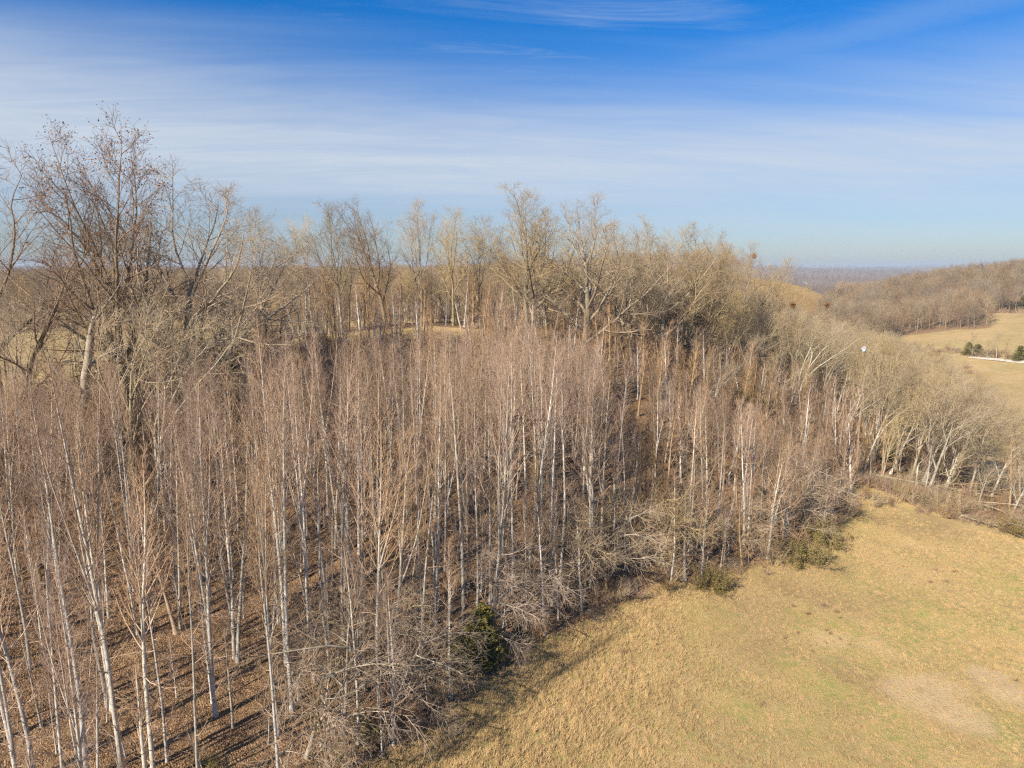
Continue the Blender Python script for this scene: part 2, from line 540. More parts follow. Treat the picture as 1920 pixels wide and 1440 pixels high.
def ground_material():
    m, nn, ll, b = new_mat('ground_cover')
    t = nn.new('ShaderNodeTexCoord')
    co = t.outputs['Object']

    def att(nm):
        a = nn.new('ShaderNodeAttribute')
        a.attribute_name = nm
        return a.outputs['Fac']
    nA = noise(nn, ll, co, 0.16, 5, 0.6)
    nB = noise(nn, ll, co, 1.1, 6, 0.7)
    nC_ = noise(nn, ll, co, 7.0, 5, 0.7)
    nD = noise(nn, ll, co, 22.0, 3, 0.6)
    mp = nn.new('ShaderNodeMapping')
    mp.inputs['Rotation'].default_value = (0, 0, R(35))
    mp.inputs['Scale'].default_value = (3.0, 0.8, 1)
    ll.new(co, mp.inputs[0])
    nE = noise(nn, ll, mp.outputs[0], 2.6, 5, 0.7, 0.5)
    straw = mixc(nn, ll, smooth(nn, ll, nA, 0.35, 0.65), (0.50, 0.34, 0.155), (0.41, 0.30, 0.115))
    straw = mixc(nn, ll, smooth(nn, ll, nB, 0.45, 0.75), straw, (0.34, 0.235, 0.11))
    straw = mixc(nn, ll, smooth(nn, ll, nE, 0.45, 0.75, 0, 0.8), straw, (0.60, 0.44, 0.23))
    straw = mixc(nn, ll, smooth(nn, ll, nC_, 0.52, 0.8, 0, 0.7), straw, (0.27, 0.19, 0.08))
    g = M2(nn, ll, 'MULTIPLY', att('green'), smooth(nn, ll, nB, 0.35, 0.62))
    straw = mixc(nn, ll, g, straw, (0.30, 0.30, 0.08))
    g2 = M2(nn, ll, 'MULTIPLY', att('brown'), smooth(nn, ll, nE, 0.35, 0.6))
    straw = mixc(nn, ll, M2(nn, ll, 'MULTIPLY', g2, 0.8), straw, (0.30, 0.20, 0.105))
    bb = M2(nn, ll, 'MULTIPLY', att('bare'), smooth(nn, ll, nE, 0.30, 0.50))
    straw = mixc(nn, ll, M2(nn, ll, 'MULTIPLY', bb, 0.75), straw, (0.66, 0.465, 0.25))
    # far pasture
    nF = noise(nn, ll, co, 0.03, 5, 0.6)
    nG = noise(nn, ll, co, 0.25, 5, 0.65)
    past = mixc(nn, ll, smooth(nn, ll, nF, 0.4, 0.6), (0.46, 0.31, 0.13), (0.36, 0.265, 0.10))
    past = mixc(nn, ll, smooth(nn, ll, nG, 0.4, 0.7, 0, 0.7), past, (0.50, 0.36, 0.19))
    past = mixc(nn, ll, att('orange'), past, (0.42, 0.24, 0.07))
    straw = mixc(nn, ll, att('fieldfar'), straw, past)
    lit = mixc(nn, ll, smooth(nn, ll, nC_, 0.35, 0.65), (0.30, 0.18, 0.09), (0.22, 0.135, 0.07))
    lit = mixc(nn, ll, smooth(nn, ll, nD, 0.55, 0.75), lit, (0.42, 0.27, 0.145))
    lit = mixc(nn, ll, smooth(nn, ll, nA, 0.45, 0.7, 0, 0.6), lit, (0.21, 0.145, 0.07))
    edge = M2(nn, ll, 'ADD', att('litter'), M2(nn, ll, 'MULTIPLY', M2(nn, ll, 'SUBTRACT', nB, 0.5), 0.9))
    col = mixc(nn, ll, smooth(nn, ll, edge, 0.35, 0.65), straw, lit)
    ll.new(col, b.inputs['Base Color'])
    bp = nn.new('ShaderNodeBump')
    bp.inputs['Strength'].default_value = 0.9
    bp.inputs['Distance'].default_value = 0.12
    hgt = M2(nn, ll, 'ADD', nC_, M2(nn, ll, 'MULTIPLY', nE, 0.8))
    hgt = M2(nn, ll, 'ADD', hgt, M2(nn, ll, 'MULTIPLY', nD, 0.4))
    ll.new(hgt, bp.inputs['Height'])
    ll.new(bp.outputs[0], b.inputs['Normal'])
    return m


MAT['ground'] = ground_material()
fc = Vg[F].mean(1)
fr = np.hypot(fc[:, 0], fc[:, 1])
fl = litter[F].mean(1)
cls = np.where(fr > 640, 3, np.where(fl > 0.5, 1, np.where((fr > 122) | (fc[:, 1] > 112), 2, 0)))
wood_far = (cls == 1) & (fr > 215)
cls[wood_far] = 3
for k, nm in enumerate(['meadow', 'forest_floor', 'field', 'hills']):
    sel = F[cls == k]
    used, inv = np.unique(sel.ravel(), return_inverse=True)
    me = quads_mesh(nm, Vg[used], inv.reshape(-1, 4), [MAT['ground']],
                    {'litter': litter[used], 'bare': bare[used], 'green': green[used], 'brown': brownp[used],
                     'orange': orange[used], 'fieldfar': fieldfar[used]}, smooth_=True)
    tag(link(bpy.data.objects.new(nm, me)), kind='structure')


# ------------------------------------------------------------------ tree growing (vectorised)
def unit(a):
    return a / (np.linalg.norm(a, axis=-1, keepdims=True) + 1e-9)


def grow(g, S, D, L, m, wob, trop, tv=(0, 0, 1)):
    P = np.empty((len(S), m, 3))
    P[:, 0] = S
    d = unit(D)
    tv = np.array(tv, float)
    step = (L / (m - 1))[:, None]
    for i in range(1, m):
        d = unit(d + wob * g.normal(size=d.shape) + trop * tv)
        P[:, i] = P[:, i - 1] + d * step
    return P


def sample(P, par, t):
    m = P.shape[1]
    f = np.clip(t, 0, 0.9999) * (m - 1)
    i = f.astype(int)
    w = (f - i)[:, None]
    a, b_ = P[par, i], P[par, i + 1]
    return a * (1 - w) + b_ * w, unit(b_ - a), i, w[:, 0]


def branch(g, P, Rr, n, t0, t1, ang, angsd, lenf, m, wob, trop, rk, rmax, rmin, rtip=0.45, tv=(0, 0, 1), tpow=1.0, even=False):
    """n side shoots on every polyline of P; lenf(t, parent length) gives their length"""
    Np = len(P)
    par = np.repeat(np.arange(Np), n)
    k = np.tile(np.arange(n), Np)
    t = t0 + (t1 - t0) * ((k + g.random(len(k))) / n) ** tpow
    s, tan, i, w = sample(P, par, t)
    rp = Rr[par, i] * (1 - w) + Rr[par, i + 1] * w
    plen = np.linalg.norm(np.diff(P, axis=1), axis=-1).sum(1)[par]
    ref = np.where(np.abs(tan[:, 2:3]) > 0.8, np.array([[1.0, 0, 0]]), np.array([[0, 0, 1.0]]))
    e1 = unit(np.cross(tan, ref))
    e2 = np.cross(tan, e1)
    az = k * 2.39996 + par * 1.7 + g.random(len(k)) * 1.3
    a = np.radians((ang(t) if callable(ang) else ang) + angsd * g.normal(size=len(k)))
    D = tan * np.cos(a)[:, None] + (e1 * np.cos(az)[:, None] + e2 * np.sin(az)[:, None]) * np.sin(a)[:, None]
    L = lenf(t, plen) * ((0.9 + 0.2 * g.random(len(k))) if even else (0.7 + 0.6 * g.random(len(k))))
    C = grow(g, s, D, L, m, wob, trop, tv)
    r0 = np.clip(rp * rk, rmin, rmax)
    CR = r0[:, None] * np.linspace(1, rtip, m)[None]
    return C, CR


def tubes(parts):
    Vs, Fs, As, off = [], [], [], 0
    for P, Rr, k in parts:
        n, m = P.shape[:2]
        T = unit(np.gradient(P, axis=1))
        avg = unit(P[:, -1] - P[:, 0])
        ref = np.where(np.abs(avg[:, 2:3]) > 0.7, np.array([[1.0, 0.1, 0]]), np.array([[0.0, 0.1, 1.0]]))[:, None]
        e1 = unit(np.cross(T, np.broadcast_to(ref, T.shape)))
        e2 = np.cross(T, e1)
        an = np.arange(k) * 2 * np.pi / k
        V = P[:, :, None] + Rr[:, :, None, None] * (e1[:, :, None] * np.cos(an)[None, None, :, None] + e2[:, :, None] * np.sin(an)[None, None, :, None])
        base = off + (np.arange(n)[:, None, None] * m + np.arange(m - 1)[None, :, None]) * k
        j = np.arange(k)[None, None]
        j2 = (np.arange(k) + 1) % k
        j2 = j2[None, None]
        Fq = np.stack([base + j, base + j2, base + k + j2, base + k + j], -1).reshape(-1, 4)
        Vs.append(V.reshape(-1, 3))
        Fs.append(Fq)
        As.append(np.repeat(Rr.reshape(-1), k))
        off += n * m * k
    return np.concatenate(Vs), np.concatenate(Fs), np.concatenate(As)


def tube_mesh(name, parts, mat):
    V, Fq, Aa = tubes(parts)
    return quads_mesh(name, V, Fq, [mat], {'rad': Aa}, smooth_=True)


def leaf_quads(g, C, size, asp=0.5, up=None):
    """small folded leaves / sprays around the points C"""
    n = len(C)
    a = unit(g.normal(size=(n, 3)) if up is None else up + 0.6 * g.normal(size=(n, 3)))
    b_ = unit(np.cross(a, g.normal(size=(n, 3))))
    L = size * (0.6 + 0.8 * g.random((n, 1)))
    nrm = np.cross(a, b_)
    p0 = C - a * L * 0.5
    p2 = C + a * L * 0.5
    p1 = C + b_ * L * asp * 0.5 + nrm * L * 0.08
    p3 = C - b_ * L * asp * 0.5 + nrm * L * 0.08
    V = np.stack([p0, p1, p2, p3], 1).reshape(-1, 3)
    Fq = np.arange(n * 4).reshape(-1, 4)
    Aa = np.repeat(g.random(n), 4)
    return V, Fq, Aa


# --- kinds -------------------------------------------------------
def flare(Rr, k=1.5):
    Rr = Rr.copy()
    Rr[:, 0] *= k
    return Rr


def poplar(seed, H=20.0, forks=0, crown0=0.42, wide=1.0, dens=1.0, mat='young', lean=0.015, low=11):
    g = np.random.default_rng(seed)
    m = 16
    P = grow(g, np.zeros((1, 3)), np.array([[g.normal() * lean * 0.6, g.normal() * lean * 0.6, 1.0]]), np.array([H]), m, 0.020, 0.03)
    t = np.linspace(0, 1, m)
    r0 = 0.135
    Rr = (r0 * (1 - t) ** 0.85 + 0.016)[None]
    stem = [(P, Rr)]
    if forks:
        C, CR = branch(g, P, Rr, forks, 0.28, 0.52, 17, 4, lambda t, pl: pl * (1 - t) * 0.92, 11, 0.04, 0.10, 0.72, 0.11, 0.05, 0.12)
        stem.append((C, CR))
    Lm = lambda t, pl: wide * (0.6 + 3.6 * np.clip((1 - t) / (1 - crown0), 0, 1) ** 0.75)
    b1, b1r = branch(g, P, Rr, int(27 * dens), crown0, 0.99, 36, 9, Lm, 7, 0.045, 0.12, 0.42, 0.045, 0.016, 0.35)
    if forks:
        c1, c1r = branch(g, stem[1][0], stem[1][1], int(14 * dens), 0.15, 0.98, 33, 9,
                         lambda t, pl: wide * (0.5 + 2.6 * (1 - t) ** 0.8), 7, 0.07, 0.08, 0.42, 0.045, 0.018, 0.35)
        b1 = np.concatenate([b1, c1])
        b1r = np.concatenate([b1r, c1r])
    d1, d1r = branch(g, P, Rr, low, 0.08, crown0, 68, 16, lambda t, pl: 0.8 + 2.2 * g.random(len(t)) ** 1.5, 7, 0.13, 0.01, 0.34, 0.032, 0.014, 0.4)
    b1 = np.concatenate([b1, d1])
    b1r = np.concatenate([b1r, d1r])
    b2, b2r = branch(g, b1, b1r, 5, 0.12, 0.98, 32, 10, lambda t, pl: 0.4 + 0.42 * pl * (1.1 - t), 4, 0.06, 0.08, 0.6, 0.017, 0.0095, 0.55)
    b3, b3r = branch(g, b2, b2r, 3, 0.15, 0.98, 32, 10, lambda t, pl: 0.25 + 0.42 * pl, 3, 0.06, 0.06, 0.8, 0.009, 0.006, 0.5)
    st = [(stem[0][0], flare(stem[0][1], 1.45), 7)] + [(c, r, 6) for c, r in stem[1:]]
    return (tube_mesh('trunk', st, MAT[mat]), tube_mesh('crown', [(b1, b1r, 4), (b2, b2r, 3), (b3, b3r, 3)], MAT[mat]), H)


def spreading(seed, H=22.0, limbs=5, bole=0.24, r0=0.42, ang=32, mat='oak', trop=0.06, wob=0.10, n1=12, n2=7, n3=5, n4=0, leaves=0, tv=(0, 0, 1), dirx=None, ll_=0.68, dome=False):
    g = np.random.default_rng(seed)
    D = np.array([[g.normal() * 0.05 + (tv[0] * 0.3 if dirx else 0), g.normal() * 0.05, 1.0]])
    P = grow(g, np.zeros((1, 3)), D, np.array([H * 0.55]), 9, 0.04, 0.02)
    t = np.linspace(0, 1, 9)
    Rr = (r0 * (1 - 0.75 * t))[None]
    l1, l1r = branch(g, P, Rr, limbs, bole, 0.98, (ang if not dome else lambda t: ang * (1.45 - 0.95 * t)), 8, lambda t, pl: H * ll_ * (1.02 - 0.40 * t), 12, wob, trop, 0.70, r0 * 0.48, 0.07, 0.12, tv, even=dome)
    l2, l2r = branch(g, l1, l1r, n1, 0.15, 0.97, 42, 12, lambda t, pl: 0.9 + 0.48 * pl * (1.05 - t) ** 0.9, 8, wob * 1.1, trop, 0.55, r0 * 0.26, 0.024, 0.25, tv)
    b2, b2r = branch(g, l2, l2r, n2, 0.12, 0.98, 42, 12, lambda t, pl: 0.4 + 0.42 * pl * (1.1 - t), 5, wob, trop * 0.8, 0.6, 0.035, 0.014, 0.45, tv)
    b3, b3r = branch(g, b2, b2r, n3, 0.12, 0.98, 40, 12, lambda t, pl: 0.30 + 0.42 * pl, 3, 0.10, trop * 0.6, 0.7, 0.014, 0.009, 0.6, tv)
    cr = [(l2, l2r, 4), (b2, b2r, 3), (b3, b3r, 3)]
    if n4:
        b4, b4r = branch(g, b3, b3r, n4, 0.2, 0.98, 40, 12, lambda t, pl: 0.28 + 0.4 * pl, 2, 0.10, 0.04, 0.8, 0.0105, 0.008, 0.6, tv)
        cr.append((b4, b4r, 3))
    zmax = max(l1[..., 2].max(), l2[..., 2].max())
    tr = tube_mesh('trunk', [(P, flare(Rr, 1.4), 9), (l1, l1r, 6)], MAT[mat])
    V, Fq, Aa = tubes(cr)
    mats = [MAT[mat]]
    mi = np.zeros(len(Fq), int)
    if leaves:
        tips = b3[:, -1]
        pick = tips[g.integers(0, len(tips), leaves)] + g.normal(size=(leaves, 3)) * 0.12
        V2, F2, A2 = leaf_quads(g, pick, 0.115, 0.6)
        Fq = np.concatenate([Fq, F2 + len(V)])
        V = np.concatenate([V, V2])
        Aa = np.concatenate([Aa, A2])
        mi = np.concatenate([mi, np.ones(len(F2), int)])
        mats.append(MAT['rust'])
    me = quads_mesh('crown', V, Fq, mats, {'rad': Aa}, smooth_=False, matidx=mi)
    return tr, me, float(zmax)


def shrub(seed, H=3.0, stems=9, mat='brush', spread=0.35, droop=0.0, n2=7, n3=4):
    g = np.random.default_rng(seed)
    a = g.random(stems) * 6.283
    S = np.stack([np.cos(a) * 0.2, np.sin(a) * 0.2, -0.1 * np.ones(stems)], -1)
    D = np.stack([np.cos(a) * spread, np.sin(a) * spread, np.ones(stems)], -1)
    P = grow(g, S, D, H * (0.6 + 0.5 * g.random(stems)), 8, 0.10, -droop)
    Rr = 0.035 * np.linspace(1, 0.3, 8)[None] * (0.7 + 0.6 * g.random((stems, 1)))
    b2, b2r = branch(g, P, Rr, n2, 0.15, 0.98, 38, 12, lambda t, pl: 0.25 + 0.34 * pl * (1.1 - t), 4, 0.12, 0.03 - droop, 0.6, 0.018, 0.010, 0.5)
    b3, b3r = branch(g, b2, b2r, n3, 0.15, 0.98, 36, 12, lambda t, pl: 0.18 + 0.4 * pl, 3, 0.12, 0.02, 0.8, 0.011, 0.007, 0.5)
    return tube_mesh('shrub', [(P, Rr, 4), (b2, b2r, 3), (b3, b3r, 3)], MAT[mat])


def conifer(seed, H=6.0, wid=1.6, n=5200, mat='cedar', size=0.30, power=0.8):
    g = np.random.default_rng(seed)
    P = grow(g, np.zeros((1, 3)), np.array([[0, 0, 1.0]]), np.array([H * 0.95]), 8, 0.02, 0.0)
    tr = tube_mesh('trunk', [(P, (0.11 * np.linspace(1, 0.2, 8))[None], 6)], MAT['oak'])
    nb = 75
    t = g.random(nb) ** 0.9
    az = g.random(nb) * 6.283
    L = wid * (1 - t) ** power * (0.7 + 0.5 * g.random(nb)) + 0.15
    z0 = 0.15 + t * (H * 0.93)
    q = g.integers(0, nb, n)
    s = g.random(n) ** 0.6
    rad = L[q] * s
    C = np.stack([np.cos(az[q]) * rad, np.sin(az[q]) * rad, z0[q] + 0.30 * rad], -1)
    C += g.normal(size=C.shape) * (0.12 + 0.10 * wid * (1 - t[q])[:, None] * 0.8)
    C[:, 2] = np.maximum(C[:, 2], 0.05)
    up = np.stack([np.cos(az[q]), np.sin(az[q]), 0.7 * np.ones(n)], -1)
    V, Fq, Aa = leaf_quads(g, C, size, 0.45, up)
    return tr, quads_mesh('crown', V, Fq, [MAT[mat]], {'rad': Aa})


def bush(seed, H=2.2, n=8500):
    """an evergreen shrub: crowded upright shoots carrying small leaves, ragged outline"""
    g = np.random.default_rng(seed)
    k = 26
    a = g.random(k) * 6.283
    rr = 1.15 * g.random(k) ** 0.6
    S = np.stack([np.cos(a) * rr * 0.6, np.sin(a) * rr * 0.6, np.full(k, -0.1)], -1)
    D = np.stack([np.cos(a) * rr * 0.7, np.sin(a) * rr * 0.7, np.ones(k)], -1)
    P = grow(g, S, D, H * (0.55 + 0.55 * g.random(k)), 8, 0.13, 0.0)
    Rr = 0.03 * np.linspace(1, 0.3, 8)[None] * np.ones((k, 1))
    b2, b2r = branch(g, P, Rr, 7, 0.15, 0.98, 42, 12, lambda t, pl: 0.25 + 0.25 * pl, 4, 0.12, 0.03, 0.6, 0.016, 0.009, 0.5)
    st = tube_mesh('trunk', [(P, Rr, 4), (b2, b2r, 3)], MAT['brush'])
    q = g.integers(0, len(b2), n)
    C, _, _, _ = sample(b2, q, g.random(n))
    C = C + g.normal(size=C.shape) * 0.10
    V, Fq, Aa = leaf_quads(g, C, 0.10, 0.5, np.tile(np.array([[0.2, 0.1, 0.8]]), (n, 1)))
    return st, quads_mesh('crown', V, Fq, [MAT['bush']], {'rad': Aa})


def far_tree(seed, H=17.0, mat='far', wide=1.0):
    g = np.random.default_rng(seed)
    P = grow(g, np.zeros((1, 3)), np.array([[g.normal() * .05, g.normal() * .05, 1.0]]), np.array([H * 0.86]), 5, 0.03, 0.01)
    Rr = (0.17 * np.linspace(1, 0.3, 5))[None]
    b1, b1r = branch(g, P, Rr, 13, 0.25, 0.98, 40, 10, lambda t, pl: wide * (1.2 + 6.2 * np.clip(1.15 - t, 0, 1) ** 0.8), 4, 0.10, 0.10, 0.5, 0.09, 0.05, 0.5)
    b2, b2r = branch(g, b1, b1r, 6, 0.2, 0.98, 40, 12, lambda t, pl: 0.5 + 0.40 * pl, 3, 0.12, 0.08, 0.6, 0.04, 0.028, 0.6)
    b3, b3r = branch(g, b2, b2r, 4, 0.2, 0.98, 40, 12, lambda t, pl: 0.35 + 0.45 * pl, 2, 0.12, 0.06, 0.8, 0.030, 0.022, 0.6)
    return tube_mesh('far_tree', [(P, Rr, 4), (b1, b1r, 3), (b2, b2r, 3), (b3, b3r, 3)], MAT[mat])


def snag(seed, H=8.0, r0=0.24, mat='dead', arms=4):
    g = np.random.default_rng(seed)
    P = grow(g, np.zeros((1, 3)), np.array([[0.12, 0.03, 1.0]]), np.array([H]), 12, 0.05, 0.0)
    Rr = (r0 * np.linspace(1, 0.55, 12))[None]
    Rr[0, -1] = 0.02
    b1, b1r = branch(g, P, Rr, arms, 0.3, 0.9, 50, 14, lambda t, pl: 1.2 + 2.4 * g.random(len(t)), 8, 0.2, 0.02, 0.4, 0.09, 0.04, 0.3)
    b2, b2r = branch(g, b1, b1r, 5, 0.3, 0.95, 45, 14, lambda t, pl: 0.3 + 0.35 * pl, 4, 0.2, 0.0, 0.5, 0.03, 0.015, 0.4)
    return tube_mesh('trunk', [(P, flare(Rr, 1.3), 8)], MAT[mat]), tube_mesh('branch', [(b1, b1r, 5), (b2, b2r, 3)], MAT[mat])


KINDS = {}


def kind(name, meshes):
    KINDS[name] = meshes


POP = [poplar(100 + i, 20, forks=[0, 0, 1, 0, 2, 0, 0, 3, 0, 1, 0, 0][i], crown0=[.45, .52, .40, .38, .42, .58, .48, .40, .5, .36, .33, .62][i],
              wide=[1, .85, 1.1, 1.25, 1, .7, .95, 1, .8, 1.2, 1.3, .65][i], dens=[1, .9, 1, 1.15, .9, .8, 1, .9, .85, 1.1, 1.2, .8][i]) for i in range(12)]
EDGE = [spreading(200 + i, 11, limbs=7, bole=0.12, r0=0.13, ang=55, mat=['edge', 'grey', 'edge', 'edge'][i], trop=0.055, wob=0.09, n1=8, n2=6, n3=3,
                  tv=(0.8, 0, -0.55), dirx=True, ll_=0.62) for i in range(4)]
OAK = [spreading(300 + i, [24, 22, 23, 24, 20][i], limbs=[6, 7, 10, 12, 11][i], bole=[.45, .35, .2, .12, .15][i], r0=[.42, .38, .42, .45, .34][i],
                 ang=[33, 40, 42, 44, 44][i], mat=['oak', 'oak', 'ridge', 'ridge', 'ridge'][i], n1=[9, 10, 12, 11, 11][i], n2=[7, 8, 8, 8, 8][i], n3=[4, 4, 4, 4, 4][i], n4=0,
                 leaves=[3000, 0, 0, 0, 0][i], trop=0.05, wob=0.095, dome=True, ll_=0.60) for i in range(5)]
SLIM = [spreading(400 + i, 19, limbs=[6, 7, 5, 6][i], bole=.3, r0=.24, ang=[26, 30, 28, 32][i], mat=['olive', 'olive', 'grey', 'ridge'][i],
                  n1=10, n2=7, n3=4, n4=0, trop=0.07, wob=0.08, ll_=0.60, dome=True) for i in range(4)]
LEAN = [spreading(500 + i, 17, limbs=[5, 6, 5, 4][i], bole=.3, r0=.23, ang=[24, 28, 22, 26][i], mat=['white', 'grey', 'grey', 'white'][i],
                  n1=9, n2=7, n3=4, n4=0, trop=0.08, wob=0.07, tv=(0.75, -0.1, 0.6), dirx=True, ll_=0.62) for i in range(4)]
SHR = [shrub(600 + i, [3, 2.4, 3.4, 2.2][i], [9, 8, 10, 9][i], ['brush', 'brush', 'grey', 'young'][i], [.35, .6, .4, .8][i]) for i in range(4)]
SAP = [poplar(650 + i, 9, crown0=.25, wide=.5, dens=.55, low=2, mat=['young', 'brush', 'brush'][i]) for i in range(3)]
CED = [conifer(700, 5.5, 1.7), conifer(701, 4.2, 1.9, power=0.5), bush(702)]
FAR = [far_tree(800 + i, 17, ['far', 'far', 'fargrey', 'far', 'fargrey'][i], [1, .8, 1.1, .9, 1][i]) for i in range(5)]
FCED = conifer(750, 9, 2.6, 900, 'cedar', 0.8)
SNAG = [snag(900, 9), snag(901, 6, 0.2), snag(902, 7, 0.16, 'white', 6)]


def join_parts(name, parts):
    """one mesh out of trunk and crown, for the masses too many to be things"""
    Vs, Fs, As, off = [], [], [], 0
    mats = []
    for me in parts:
        n = len(me.vertices)
        co = np.empty(n * 3, np.float32)
        me.vertices.foreach_get('co', co)
        fi = np.empty(len(me.loops), np.int32)
        me.loops.foreach_get('vertex_index', fi)
        a = np.empty(n, np.float32)
        me.attributes['rad'].data.foreach_get('value', a)
        Vs.append(co.reshape(-1, 3))
        Fs.append(fi.reshape(-1, 4) + off)
        As.append(a)
        off += n
    return quads_mesh(name, np.concatenate(Vs), np.concatenate(Fs), [parts[0].materials[0]], {'rad': np.concatenate(As)}, smooth_=True)


# ------------------------------------------------------------------ instanced masses (kind = stuff)
def scatter(name, sources, pos, rot, scl, idx, label=None):
    me = bpy.data.meshes.new(name)
    n = len(pos)
    me.vertices.add(n)
    me.vertices.foreach_set('co', np.ascontiguousarray(pos, np.float32).ravel())
    for an, av, ty in (('rot', rot, 'FLOAT_VECTOR'), ('scl', scl, 'FLOAT_VECTOR')):
        a = me.attributes.new(an, ty, 'POINT')
        a.data.foreach_set('vector', np.ascontiguousarray(av, np.float32).ravel())
    a = me.attributes.new('pick', 'INT', 'POINT')
    a.data.foreach_set('value', np.ascontiguousarray(idx, np.int32))
    o = link(bpy.data.objects.new(name, me))
    tag(o, label, kind='stuff')
    ng = bpy.data.node_groups.new(name + '_nodes', 'GeometryNodeTree')
    ng.interface.new_socket('Geometry', in_out='INPUT', socket_type='NodeSocketGeometry')
    ng.interface.new_socket('Geometry', in_out='OUTPUT', socket_type='NodeSocketGeometry')
    nd, lk = ng.nodes, ng.links
    gi, go = nd.new('NodeGroupInput'), nd.new('NodeGroupOutput')
    iop = nd.new('GeometryNodeInstanceOnPoints')
    lk.new(gi.outputs[0], iop.inputs['Points'])
    if len(sources) > 1:
        jn = nd.new('GeometryNodeJoinGeometry')
    for so in sources:
        ob = nd.new('GeometryNodeObjectInfo')
        ob.inputs['Object'].default_value = so
        ob.inputs['As Instance'].default_value = True
        if len(sources) > 1:
            lk.new(ob.outputs['Geometry'], jn.inputs[0])
        else:
            lk.new(ob.outputs['Geometry'], iop.inputs['Instance'])
    if len(sources) > 1:
        lk.new(jn.outputs[0], iop.inputs['Instance'])
        iop.inputs['Pick Instance'].default_value = True

    def nat(nm, ty):
        q = nd.new('GeometryNodeInputNamedAttribute')
        q.data_type = ty
        q.inputs['Name'].default_value = nm
        return q.outputs['Attribute']
    lk.new(nat('pick', 'INT'), iop.inputs['Instance Index'])
    e2r = nd.new('FunctionNodeEulerToRotation')
    lk.new(nat('rot', 'FLOAT_VECTOR'), e2r.inputs[0])
    lk.new(e2r.outputs[0], iop.inputs['Rotation'])
    lk.new(nat('scl', 'FLOAT_VECTOR'), iop.inputs['Scale'])
    lk.new(iop.outputs[0], go.inputs[0])
    md = o.modifiers.new('scatter', 'NODES')
    md.node_group = ng
    return o


def source(me):
    return bpy.data.objects.new(me.name, me)      # kept out of the scene: only its mesh is used


def polybox(poly):
    a = np.array(poly)
    return a.min(0), a.max(0)


def random_in(poly, n_try, dmin, g, keep=None, taken=None):
    lo, hi = polybox(poly)
    pts = g.random((n_try, 2)) * (hi - lo) + lo
    pts = pts[inpoly(pts[:, 0], pts[:, 1], poly)]
    if dmin <= 0:
        return pts
    cell, out = {}, []
    seeds = list(taken) if taken is not None else []
    for s in seeds:
        cell.setdefault((int(s[0] // dmin), int(s[1] // dmin)), []).append(s)
    for p in pts:
        c = (int(p[0] // dmin), int(p[1] // dmin))
        ok = True
        for i in (-1, 0, 1):
            for j in (-1, 0, 1):
                for q in cell.get((c[0] + i, c[1] + j), ()):
                    if (q[0] - p[0]) ** 2 + (q[1] - p[1]) ** 2 < dmin * dmin:
                        ok = False
        if ok:
            cell.setdefault(c, []).append(p)
            out.append(p)
    return np.array(out)


# ------------------------------------------------------------------ placing single trees
TAKEN = []


def where(px, what):
    spots_ = [(150, 'towards the left edge'), (380, 'below the rusty leaved tallest tree'), (600, 'below the slim vase shaped tree'),
              (860, 'below the dark forked ridge tree'), (1180, 'below the two biggest grey trees'), (1400, 'below the domed trees'),
              (1560, 'below the leaf nests'), (1700, 'near the meadow corner'), (9999, 'towards the right edge')]
    for lim_, ph in spots_:
        if px < lim_:
            return what + ' ' + ph


def put_tree(name, parts, x, y, H0, H, label, cat='tree', group=None, rz=None, tilt=(0, 0), girth=None, pnames=('trunk', 'crown'), sink=0.35, z=None):
    e = link(bpy.data.objects.new(name, None))
    e.empty_display_size = 0.3
    s = H / H0
    gsc = girth if girth else s
    e.location = (x, y, (hz(x, y) if z is None else z) - sink)
    e.scale = (gsc, gsc, s)
    rz = random.random() * 6.283 if rz is None else rz
    e.rotation_euler = (Matrix.Rotation(tilt[0], 3, 'Y') @ Matrix.Rotation(tilt[1], 3, 'X') @ Matrix.Rotation(rz, 3, 'Z')).to_euler()
    tag(e, label, cat, group)
    for nm, me in zip(pnames, parts):
        c = link(bpy.data.objects.new(nm, me))
        c.parent = e
    TAKEN.append((x, y))
    return e


def top_height(x, y, z, py_top):
    """height of a tree at x, y whose top is seen at the picture row py_top"""
    # direction with the same azimuth: up/dep = (720-py)/1280
    k = (720 - py_top) / 1280.0
    # y*SP + h*CP = k*(y*CP - h*SP)  (h relative to camera)
    h = y * (k * CP - SP) / (CP + k * SP)
    return h + CAMZ - z


